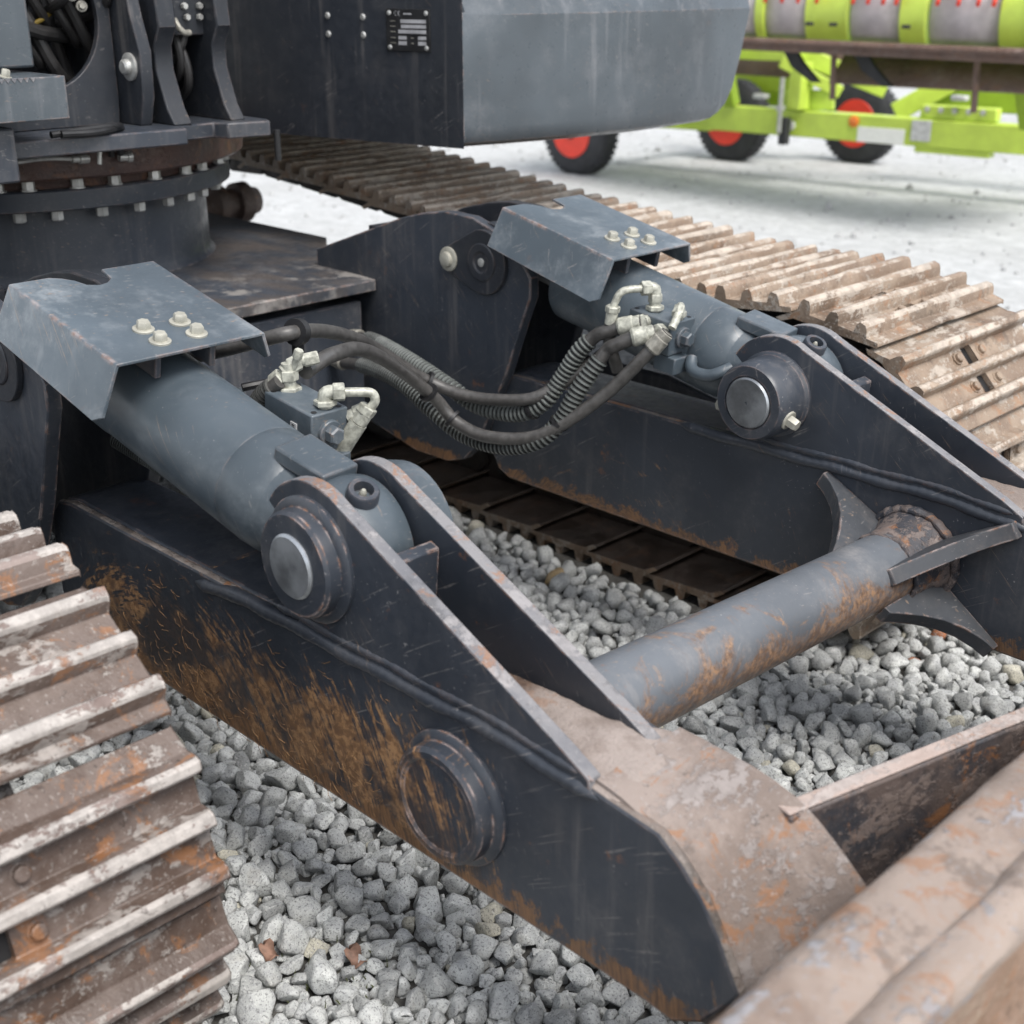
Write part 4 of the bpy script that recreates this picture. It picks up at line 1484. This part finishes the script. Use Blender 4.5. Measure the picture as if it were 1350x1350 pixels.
for j in range(len(rows) - 1):
    for i in range(n):
        k = (i + 1) % n
        f.append((j * n + i, j * n + k, (j + 1) * n + k, (j + 1) * n + i))
        mi.append(1 if i == n - 1 else 0)  # dark flank, like the underside: its shade is put into the paint colour
b.v, b.f, b.mi = v, f, mi
sbox = part(b, 'side_box', [M['paint_box'], M['paint_dark']], 0, angle=22)
nrm = Vector((d1.y, -d1.x, 0)) * -1
nrm = Vector((.206, -.978, 0))


def onface(px_d, z, off=0.0):
    return K0 + d1 * px_d + Vector((0, 0, z)) + nrm * off


for dd, z in ((.475, 1.537), (.475, 1.487), (.345, 1.535), (.345, 1.487)):
    b = MB()
    b.lathe(onface(dd, z, -.002), nrm, [(0, .0095), (.004, .0095), (.007, .006)], 16)
    part(b, 'rivet', M['zinc'], 0, sbox)
FR = Matrix((( -d1.x, nrm.x, 0), (-d1.y, nrm.y, 0), (0, 0, 1)))
u_ = -d1
FR = Matrix(((u_.x, -nrm.x, 0), (u_.y, -nrm.y, 0), (0, 0, 1)))
b = MB()
pc = (.183, 1.503)
b.box(onface(pc[0], pc[1], .0022), (.152, .004, .112), 0, FR)
dp = part(b, 'data_plate', M['black'], .001, label='small black data plate with grey printed fields')
for a_, c_ in ((-.064, .045), (.064, .045), (-.064, -.046), (.064, -.046)):
    b = MB()
    b.lathe(onface(pc[0] - a_, pc[1] + c_, .004), nrm, [(0, .007), (.002, .007), (.004, .004)], 14)
    part(b, 'rivet', M['zinc'], 0, dp)
for a_, c_, ww, hh in ((.019, .0235, .088, .0095), (.020, .010, .086, .009), (.015, -.0035, .096, .0095), (-.019, -.020, .028, .009), (-.019, -.034, .028, .010), (.049, -.020, .028, .009), (.049, -.034, .028, .010)):
    b = MB()
    b.box(onface(pc[0] - a_, pc[1] + c_, .0047), (ww, .001, hh), 0, FR)
    part(b, 'printed_field', M['field'], 0, dp)


def strokes(mb, polys, cx_, cz_, wd, y_off):
    for pl in polys:
        for (u0, w0), (u1, w1) in zip(pl[:-1], pl[1:]):
            dx, dz = u1 - u0, w1 - w0
            L = math.hypot(dx, dz) or 1
            nx_, nz_ = -dz / L * wd / 2, dx / L * wd / 2
            c4 = [(u0 + nx_, w0 + nz_), (u1 + nx_, w1 + nz_), (u1 - nx_, w1 - nz_), (u0 - nx_, w0 - nz_)]
            mb.add([onface(pc[0] - (cx_ + a), pc[1] + cz_ + c2, y_off) for a, c2 in c4], [(3, 2, 1, 0)])


b = MB()
arc1 = [(.0055 * math.cos(math.radians(t)), .0055 * math.sin(math.radians(t))) for t in range(70, 291, 20)]
arc2 = [(.012 + a, c2) for a, c2 in arc1]
strokes(b, [arc1, arc2, [(.0065, 0), (.0115, 0)]], -.040, .044, .0014, .00455)
part(b, 'printed_mark', M['field'], 0, dp)
b = MB()
b.box(onface(pc[0] - .0, pc[1] + .043, .0045), (.028, .0006, .004), 0, FR)
part(b, 'printed_line', M['field'], 0, dp)
for c_ in (.024, .010, -.004, -.02, -.034):
    b = MB()
    b.box(onface(pc[0] + .052, pc[1] + c_, .0045), (.018, .0005, .0022), 0, FR)
    b.box(onface(pc[0] - .015, pc[1] + c_, .0045), (.010, .0004, .002), 0, FR) if c_ < -.01 else None
    part(b, 'printed_line', M['ferrule'], 0, dp)
# drop pin under the box, machine house above
b = MB()
b.cyl((-3.04, 2.16, 1.18), (-3.04, 2.16, 1.26), .009, 10)
part(b, 'drain_stub', M['black'])
b = MB()
b.box((-4.25, 1.85, 2.05), (1.1, 2.6, .9))
part(b, 'machine_house', M['paint_box'], .03)

# --- tracks
def make_path(fc, fr_r, top_run, zb):
    fine = [(p[0], p[1]) for p in spline([(x, z + .023, 0) for x, z in top_run], .02)]
    fr = circle(fc, fr_r, -90, 90, 60)
    rr_ = circle((-5.5, .49), .37, 90, 270, 60)
    path = np.array(fr[:-1] + fine + rr_[1:] + [(x, zb + .0) for x in np.linspace(-5.45, fc[0] - .03, 160)])
    seg_l = np.linalg.norm(np.diff(np.vstack([path, path[:1]]), axis=0), axis=1)
    cum = np.concatenate([[0], np.cumsum(seg_l)])
    return path, cum


NEAR_PATH = make_path((-1.78, .43), .342, [(-1.78, .748), (-1.95, .742), (-2.15, .73), (-2.5, .755), (-3.0, .815), (-3.5, .865), (-3.9, .905), (-4.45, .935), (-5.0, .885), (-5.5, .84)], .095)
FAR_PATH = make_path((-1.70, .472), .352, [(-1.70, .800), (-1.9, .795), (-2.1, .778), (-2.5, .812), (-3.0, .85), (-3.55, .905), (-4.06, .95), (-4.45, .965), (-5.0, .90), (-5.5, .84)], .11)


def on_path(s, pc_):
    path, cum = pc_
    s = s % cum[-1]
    x = np.interp(s, cum, np.append(path[:, 0], path[0, 0]))
    z = np.interp(s, cum, np.append(path[:, 1], path[0, 1]))
    return np.array([x, z])


# shoe profile: x along the chord, z outward from the pin line
GX = (-.080, .0, .080)


def shoe_profile(lip):
    t0, t1, gh = .060, .074, .108
    out = []
    xs0 = -.100
    up_ = [(-.119 - lip, t0 + .006), (-.117 - lip, t1)]
    tips = []
    for gx in GX:
        up_ += [(gx - .017, t1 + .001), (gx - .012, gh - .007), (gx - .007, gh), (gx + .007, gh), (gx + .012, gh - .007), (gx + .017, t1 + .001)]
    up_ += [(.1, t1), (.114, t1 - .012), (.132 + lip * 1.3, t0 - .015 - lip * .4)]
    return up_, [(.122 + lip * 1.3, t0 - .021 - lip * .4), (.104, t0 - .004), (-.108, t0 + .002)]


def make_shoe(mats, lip, width=.64):
    b = MB()
    up_, dn_ = shoe_profile(lip)
    prof = up_ + dn_
    n = len(prof)
    hy = width / 2
    ysec = [-hy, -hy + .008, -.075, -.024, .024, .075, hy - .008, hy]
    v = []
    for k, y in enumerate(ysec):
        for i, (x, z) in enumerate(prof):
            jit = .0022 * math.sin(13 * x * 10 + 31 * y)
            e = .004 if k in (0, len(ysec) - 1) else 0
            v.append((x, y, z + jit - (e if z > .09 else 0)))
    f = [tuple(range(n)), tuple(range((len(ysec) - 1) * n, len(ysec) * n))[::-1]]
    mi = [0, 0]
    # valleys between grousers 1-2 and 2-3 get a window in the middle section
    tips = set()
    for gk in range(3):
        o = 2 + gk * 6
        tips |= {o + 1, o + 2, o + 3}
    for k in range(len(ysec) - 1):
        for i in range(n):
            j = (i + 1) % n
            if k == 3 and i in (7, 13):
                continue
            f.append((k * n + i, k * n + j, (k + 1) * n + j, (k + 1) * n + i))
            mi.append(1 if i in tips else 3 if i >= n - 4 else 0)  # inner faces take the darkened steel, standing in for shade below the machine
    b.add([], [])
    b.v, b.f, b.mi = v, f, mi
    # dark recess walls of the windows
    t0, t1 = .060, .075
    for a_, c_ in ((-.063, -.017), (.017, .063)):
        b.add([(a_, -.024, t1), (c_, -.024, t1), (c_, .024, t1), (a_, .024, t1), (a_, -.024, t0 + .001), (c_, -.024, t0 + .001), (c_, .024, t0 + .001), (a_, .024, t0 + .001)],
              [(0, 1, 5, 4), (1, 2, 6, 5), (2, 3, 7, 6), (3, 0, 4, 7)], 0)
        b.add([(a_, -.024, t0 + .0015), (c_, -.024, t0 + .0015), (c_, .024, t0 + .0015), (a_, .024, t0 + .0015)], [(0, 1, 2, 3)], 2)
    return b


def build_track(yin, outward, mats, deg, pc_, fr_r, back, lip):
    NSH = round(pc_[1][-1] / .232)
    PITCHL = pc_[1][-1] / NSH
    half = math.degrees(math.asin(.116 / fr_r))
    phase = (deg - half + 90) / 360 * 2 * math.pi * fr_r - back * PITCHL
    yc = yin + outward * .32
    protoS = protoL = None
    for i in range(NSH):
        s_ = phase + i * PITCHL
        p, q_ = on_path(s_, pc_), on_path(s_ + PITCHL, pc_)
        mid = (p + q_) / 2
        d = (q_ - p) / np.linalg.norm(q_ - p)
        # path runs counter-clockwise seen from -Y: outward normal is right of travel
        nx_, nz_ = d[1], -d[0]
        if True:
            X = Vector((d[0], 0, d[1]))
            Z = Vector((nx_, 0, nz_))
            Y = Z.cross(X)
            mw = Matrix(((X.x, Y.x, Z.x, mid[0]), (X.y, Y.y, Z.y, yc + random.uniform(-.004, .004)), (X.z, Y.z, Z.z, mid[1]), (0, 0, 0, 1)))
            mw = mw @ Matrix.Rotation(random.uniform(-.012, .012), 4, 'Y')
        if protoS is None:
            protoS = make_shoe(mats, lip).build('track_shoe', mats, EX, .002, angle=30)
            protoS.matrix_basis = mw
            for bx in (-.040, .040):
                for by in (-.058, .058):
                    m = MB()
                    m.lathe((bx, by, .0735), (0, 0, 1), [(0, .016), (.004, .016), (.005, .012), (.0125, .0115), (.0145, .009)], 8)
                    bo = m.build('bolt', mats[0], None)
                    bo.parent = protoS
            m = MB()
            for ly in (-.075, .075):
                m.prism([(-.13, -.03), (-.115, -.045), (.075, -.045), (.115, -.03), (.13, 0), (.115, .035), (.08, .059), (-.09, .059), (-.13, .035)], ly - .016, ly + .016)
            m.cyl((-.115, -.095, 0), (-.115, .095, 0), .030, 16)
            protoL = m.build('track_link', M['link'], EX, 0)
            protoL.matrix_basis = mw
        else:
            copy_tree(protoS, EX, mw, kids=mid[0] > -2.9)
            copy_tree(protoL, EX, mw, kids=False)


# the shoe on the front wheel sits at this angle above the horizontal
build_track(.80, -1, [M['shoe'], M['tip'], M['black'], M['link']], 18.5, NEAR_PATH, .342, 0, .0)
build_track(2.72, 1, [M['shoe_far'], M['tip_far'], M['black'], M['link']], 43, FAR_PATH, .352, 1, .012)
for yc in (.48, 3.04):
    fx, fz = (-1.78, .43) if yc < 1 else (-1.70, .472)
    b = MB()
    b.lathe((fx, yc - .06, fz), (0, 1, 0), [(0, .20), (0, .245), (.03, .25), (.032, .285), (.088, .285), (.09, .25), (.12, .245), (.12, .20)], 40)
    b.lathe((fx, yc - .09, fz), (0, 1, 0), [(0, .07), (.18, .07)], 24)
    part(b, 'idler', M['roller'])
    b = MB()
    b.lathe((-5.5, yc - .05, .48), (0, 1, 0), [(0, .30), (.03, .33), (.07, .33), (.10, .30)], 40)
    part(b, 'sprocket', M['roller'])
    b = MB()
    b.prism([(-1.95, .33), (-1.95, .52), (-2.25, .58), (-4.9, .58), (-5.2, .52), (-5.2, .25), (-2.2, .25)], yc - .14, yc + .14)
    part(b, 'track_frame', M['paint_dark'], .01)
    for x in (-2.4, -2.9, -3.4, -3.9, -4.4, -4.9):
        b = MB()
        b.lathe((x, yc - .11, .19), (0, 1, 0), [(0, .07), (.03, .07), (.03, .09), (.05, .09), (.05, .072), (.17, .072), (.17, .09), (.19, .09), (.19, .07), (.22, .07)], 24)
        part(b, 'track_roller', M['roller'])
    b = MB()
    b.lathe((-4.45, 2.84 if yc > 2 else .75, .82), (0, 1 if yc > 2 else -1, 0), [(-.06, .045), (-.03, .05), (0, .075), (.04, .075), (.05, .055), (.09, .055), (.10, .075), (.15, .078), (.16, .06), (.20, .05), (.21, .0)], 28)
    cr = part(b, 'carrier_roller', M['roller'])
    b = MB()
    b.box((-4.52, 2.79 if yc > 2 else .78, .72), (.10, .04, .30))
    part(b, 'roller_arm', M['roller'], .004, cr)

# ------------------------------------------------------------------ header trailer
TR = thing('header_trailer', (-6.5, 10.2, 0), 'lime green header trailer on red rimmed wheels in the yard behind', 'trailer')


def wheel(c_, face=-1):
    b = MB()
    pr = [(.0, .20), (.004, .23), (.02, .29), (.03, .335), (.05, .358), (.08, .368), (.17, .368), (.20, .358), (.22, .335), (.23, .29), (.25, .22)]
    b.lathe(c_, (0, 1, 0), pr, 48)
    for i in range(40):
        a = 2 * math.pi * i / 40
        for k, yy in enumerate((.065, .125, .185)):
            aa = a + (k % 2) * math.pi / 40
            ctr = Vector(c_) + Vector((math.cos(aa) * .368, yy, math.sin(aa) * .368))
            b.box(ctr, (.012, .045, .036), 0, Matrix.Rotation(-aa, 3, 'Y'))
    wh = b.build('wheel', M['tyre'], TR)
    b = MB()
    b.lathe(c_, (0, 1, 0), [(-.006, .212), (.0, .215), (.004, .196), (.05, .186), (.085, .165), (.095, .12), (.075, .105), (.07, .08), (.03, .07), (.026, .0)], 40)
    b.build('rim', M['red'], wh)
    for k in range(6):
        a = 2 * math.pi * k / 6
        b = MB()
        b.bolt(Vector(c_) + Vector((math.cos(a) * .092, .072, math.sin(a) * .092)), (0, -1, 0), .013, .012, 0, False)
        b.build('wheel_nut', M['zinc'], wh)
    b = MB()
    b.lathe((c_[0], c_[1] + .08, c_[2]), (0, -1, 0), [(0, .06), (.10, .055), (.12, .04)], 20)
    b.build('hub', M['tyre'], wh)


wheel((-8.03, 8.82, .362))
wheel((-7.62, 10.52, .362))
wheel((-6.67, 11.22, .362))


def tb(name, p, q_, wd, ht, mat, bevel=.008, parent=None, label=None):
    """box beam from p to q"""
    p, q_ = Vector(p), Vector(q_)
    d = (q_ - p).normalized()
    s_ = d.cross(Vector((0, 0, 1))).normalized() * wd / 2
    u = s_.cross(d).normalized() * ht / 2
    b = MB()
    v = [p - s_ - u, p + s_ - u, p + s_ + u, p - s_ + u, q_ - s_ - u, q_ + s_ - u, q_ + s_ + u, q_ - s_ + u]
    b.add(v, [(0, 1, 2, 3)[::-1], (4, 5, 6, 7), (0, 4, 5, 1)[::-1], (1, 5, 6, 2)[::-1], (2, 6, 7, 3)[::-1], (3, 7, 4, 0)[::-1]])
    f2 = b.f
    return b.build(name, M[mat], parent or TR, bevel, label=label)


beam = tb('main_beam', (-7.45, 9.75, .487), (-3.2, 10.25, .475), .16, .21, 'lime')
tb('bottom_flange', (-8.4, 9.62, .375), (-7.2, 9.78, .385), .18, .03, 'lime', .004)
tb('beam_taper', (-7.75, 9.71, .42), (-7.46, 9.748, .45), .15, .12, 'lime', .01)
tb('upper_beam', (-8.2, 9.75, 1.03), (-6.42, 9.9, 1.03), .12, .12, 'lime')
tb('diagonal_strut', (-6.55, 9.88, 1.06), (-5.85, 10.3, .76), .12, .14, 'lime')
tb('diagonal_strut', (-6.5, 9.70, .98), (-6.1, 10.0, .74), .10, .10, 'lime')
tb('post', (-6.36, 9.78, .60), (-6.36, 9.80, .98), .12, .16, 'lime')
tb('gusset', (-6.55, 9.86, .66), (-6.12, 9.95, .68), .05, .16, 'lime')
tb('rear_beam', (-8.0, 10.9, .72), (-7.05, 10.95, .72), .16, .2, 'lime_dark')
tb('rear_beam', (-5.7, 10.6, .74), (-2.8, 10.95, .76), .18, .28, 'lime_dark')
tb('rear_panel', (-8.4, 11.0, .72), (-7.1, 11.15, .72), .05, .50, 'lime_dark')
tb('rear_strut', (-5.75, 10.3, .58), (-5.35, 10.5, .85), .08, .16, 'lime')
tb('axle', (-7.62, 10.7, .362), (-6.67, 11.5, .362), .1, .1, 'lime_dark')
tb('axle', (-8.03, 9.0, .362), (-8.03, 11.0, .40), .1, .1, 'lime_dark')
tb('axle_post', (-7.8, 10.0, .34), (-7.8, 10.0, .7), .1, .1, 'lime_dark')
tb('hinge_plate', (-5.35, 10.02, .64), (-4.75, 10.09, .64), .12, .10, 'lime')
tb('hinge_plate', (-5.35, 9.99, .355), (-4.75, 10.06, .35), .12, .05, 'lime')
for k in range(5):
    b = MB()
    b.bolt((-5.28 + .11 * k, 9.955 + .013 * k, .66), (0, -1, 0), .016, .02)
    b.build('bolt', M['zinc'], TR)
b = MB()
b.box((-5.62, 9.875, .44), (.40, .006, .12), 0, Matrix.Rotation(.117, 3, 'Z'))
b.build('white_plate', M['white'], TR, .002)
b = MB()
b.box((-5.29, 9.912, .50), (.16, .008, .16), 0, Matrix.Rotation(.117, 3, 'Z'))
b.build('label_plate', M['label'], TR, .002)
b = MB()
b.lathe((-5.86, 9.855, .535), (0, -1, 0), [(0, .045), (.012, .045), (.018, .035)], 24)
b.build('reflector', M['orange'], TR)
b = MB()
b.lathe((-6.42, 9.79, .47), (0, -1, 0), [(0, .045), (.02, .045), (.026, .03)], 24)
b.build('lamp', M['white'], TR)
for p in ((-6.62, 9.62, .70), (-5.02, 9.96, .76)):
    b = MB()
    b.box(p, (.12, .08, .04))
    b.build('pad', M['label'], TR, .01)
b = MB()
b.cyl((-6.42, 9.62, .42), (-6.42, 9.62, .86), .02, 12)
b.cyl((-6.42, 9.62, .60), (-6.42, 9.62, .64), .04, 12)
b.build('jack_screw', M['zinc'], TR)
b = MB()
b.box((-6.62, 9.83, 1.05), (.26, .01, .07), 0, Matrix.Rotation(.08, 3, 'Z'))
b.build('label_plate', M['label'], TR)
b = MB()
b.box((-6.42, 9.70, .43), (.07, .08, .22))
b.build('bracket', M['tyre'], TR, .01)

# ------------------------------------------------------------------ combine header lying on the trailer
HD = thing('combine_header', (-5.2, 9.0, .9), 'green combine header with grey panels and red tine guides lying on the trailer', 'combine header')


def hb_(name, p, q_, wd, ht, mat, bevel=.006, label=None):
    return tb(name, p, q_, wd, ht, mat, bevel, HD, label)


hdir = Vector((1, -.055, 0)).normalized()
hb_('knife_bar', (-8.2, 8.62, 1.195), (-3.75, 8.39, 1.20), .16, .035, 'trough')
hb_('knife_bar', (-8.2, 8.75, 1.155), (-3.75, 8.52, 1.155), .22, .06, 'trough')
fb = MB()
for i in range(90):
    x = -8.15 + i * .0485
    y = 8.545 - (x + 8.2) * .0517
    fb.prism([(x - .012, y), (x + .012, y), (x, y - .09)], 1.20, 1.222, 'Z')
fb.build('knife_guard', M['trough'], HD, kind='stuff')
b = MB()
b.add([(-8.2, 8.8, 1.21), (-3.75, 8.57, 1.21), (-3.75, 9.35, 1.24), (-8.2, 9.6, 1.24), (-8.2, 8.8, 1.18), (-3.75, 8.57, 1.18), (-3.75, 9.35, 1.21), (-8.2, 9.6, 1.21)],
      [(0, 1, 2, 3), (7, 6, 5, 4), (0, 4, 5, 1), (1, 5, 6, 2), (2, 6, 7, 3), (3, 7, 4, 0)])
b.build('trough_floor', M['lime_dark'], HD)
# curved grey panels between the green ribs
for x0, x1, mt in ((-7.9, -6.95, 'panel_grey'), (-6.85, -6.05, 'panel_grey'), (-6.0, -5.62, 'panel_grey'), (-5.24, -4.85, 'panel_grey'), (-4.62, -4.12, 'panel_grey')):
    b = MB()
    n = 10
    v = []
    for x in (x0, x1):
        yo = 8.78 - (x + 8.2) * .0517
        for i in range(n):
            a = math.radians(-35 + 100 * i / (n - 1))
            v.append((x, yo + .30 - .30 * math.cos(a), 1.40 + .34 * math.sin(a)))
    b.add(v, [(i, i + n, i + n + 1, i + 1) for i in range(n - 1)])
    o = b.build('sheet_panel', M[mt], HD)
    sm_ = o.modifiers.new('solid', 'SOLIDIFY')
    sm_.thickness = .008
for x0, x1 in ((-6.93, -6.87), (-6.05, -5.98), (-5.60, -5.26), (-4.83, -4.64), (-4.10, -3.85)):
    b = MB()
    yo = 8.74 - (x0 + 8.2) * .0517
    pf = [(yo + .34 - .34 * math.cos(math.radians(t)), 1.40 + .36 * math.sin(math.radians(t))) for t in range(-35, 70, 12)] + [(yo + .6, 1.75), (yo + .6, 1.2)]
    b.prism(pf, x0, x1, 'X')
    b.build('rib', M['lime'], HD, .004)
for x in (-5.95, -5.80, -5.66, -5.5, -5.2, -5.08, -4.96, -4.86, -4.55, -4.40, -4.26, -4.15):
    yo = 8.70 - (x + 8.2) * .0517
    b = MB()
    b.tube([(x, yo + .12, 1.60), (x + .01, yo + .03, 1.53), (x + .03, yo - .01, 1.49), (x + .02, yo, 1.46)], .014, 8)
    b.build('tine_guide', M['red'], HD)
for x in (-5.52, -5.32, -4.74):
    b = MB()
    yo = 8.70 - (x + 8.2) * .0517
    b.box((x, yo - .005, 1.32), (.06, .02, .025))
    b.build('clip', M['tyre'], HD, .004)
hb_('top_rail', (-8.2, 9.1, 1.78), (-3.75, 8.87, 1.78), .1, .1, 'lime')
b = MB()
b.prism([(8.4, 1.28), (8.35, 1.22), (8.42, 1.16), (8.62, 1.10), (9.6, 1.05), (9.6, 1.9), (8.9, 2.0), (8.5, 1.7)], -3.80, -3.70, 'X')
b.build('side_divider', M['white'], HD, .012)
b = MB()
b.prism([(8.62, 1.05), (8.62, 1.06), (9.5, .95), (9.5, 1.15), (8.75, 1.2), (8.65, 1.15)], -3.84, -3.802, 'X')
b.build('divider_trim', M['lime'], HD, .01)
b = MB()
b.add([(-5.6, 9.0, .90), (-3.9, 8.92, .92), (-3.9, 9.2, 1.17), (-5.6, 9.28, 1.17)], [(0, 1, 2, 3)])
o = b.build('rear_sheet_or_shade_board', M['trough'], HD)
o.modifiers.new('solid', 'SOLIDIFY').thickness = .02
b = MB()
b.add([(-8.2, 10.4, .80), (-6.0, 10.3, .80), (-6.0, 10.32, 1.2), (-8.2, 10.45, 1.2)], [(0, 1, 2, 3)])
o = b.build('rear_sheet_or_shade_board', M['trough'], HD)  # dark board added behind the upper beam; stands in for shade there
o.modifiers.new('solid', 'SOLIDIFY').thickness = .02
for x in (-5.95, -5.35):
    b = MB()
    pf = [(x, 1.14), (x + .12, 1.14), (x + .2, 1.04), (x + .36, .90), (x + .28, .90), (x + .10, 1.0)]
    b.prism(pf, 8.86, 8.90)
    b.build('skid_arm', M['tyre'], HD, .006)
for x, zl in ((-5.42, .80), (-4.32, .78)):
    b = MB()
    b.cyl((x, 8.75, 1.14), (x + .02, 8.75, zl), .022, 12)
    b.build('support_leg', M['trough'], HD)
for k, y_ in enumerate((9.45, 9.5)):
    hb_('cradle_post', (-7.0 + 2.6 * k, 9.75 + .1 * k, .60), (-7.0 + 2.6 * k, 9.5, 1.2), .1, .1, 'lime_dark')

# ------------------------------------------------------------------ loose leaves and weeds on the gravel
for k, (x, y, s_, lab) in enumerate(((-1.125, .995, .030, 'dead brown leaf lying on the gravel below the arm'), (-1.62, 1.02, .018, 'small rust red leaf on the gravel near the track'), (-1.50, 1.12, .020, 'curled red brown leaf among weeds under the arm edge'))):
    b = MB()
    v, f = [], []
    for i in range(7):
        t = i / 6
        wd = s_ * (math.sin(math.pi * (t * .9 + .05)) * (1 + .3 * math.sin(9 * t)))
        for j in (-1, 0, 1):
            v.append((x + (t - .5) * 2.2 * s_, y + j * wd * .9, .046 + abs(j) * .010 * math.sin(5 * t + 1) + .004 * math.sin(7 * t)))
    for i in range(6):
        for j in range(2):
            q0 = i * 3 + j
            f.append((q0, q0 + 3, q0 + 4, q0 + 1))
    b.add(v, f)
    o = b.build('fallen_leaf', M['leaf'], angle=80)
    o.modifiers.new('solid', 'SOLIDIFY').thickness = .0012
    o['label'] = lab
    o['category'] = 'leaf'
    o['group'] = 'dead leaves on the gravel'
v, f = [], []
for cx_, cy_, sd_, nn in ((-1.55, 1.06, .05, 60), (-1.47, 1.10, .04, 40), (-1.62, 1.0, .04, 20), (-1.2, 1.14, .02, 20), (-1.05, 1.05, .02, 12)):
    for k in range(nn):
        x, y = random.gauss(cx_, sd_), random.gauss(cy_, sd_)
        a = random.uniform(0, 6.28)
        h = random.uniform(.006, .016)
        n0 = len(v)
        w2 = .0012
        z0 = .018
        v += [(x - w2 * math.sin(a), y + w2 * math.cos(a), z0), (x + w2 * math.sin(a), y - w2 * math.cos(a), z0),
              (x + .4 * h * math.cos(a) + w2 * math.sin(a), y + .4 * h * math.sin(a) - w2 * math.cos(a), z0 + h * .7), (x + .9 * h * math.cos(a), y + .9 * h * math.sin(a), z0 + h)]
        f += [(n0, n0 + 1, n0 + 2), (n0, n0 + 2, n0 + 3)]
b = MB()
b.add(v, f)
o = b.build('grass', M['grass'], kind='stuff')
o['label'] = 'sparse weeds growing between the stones'
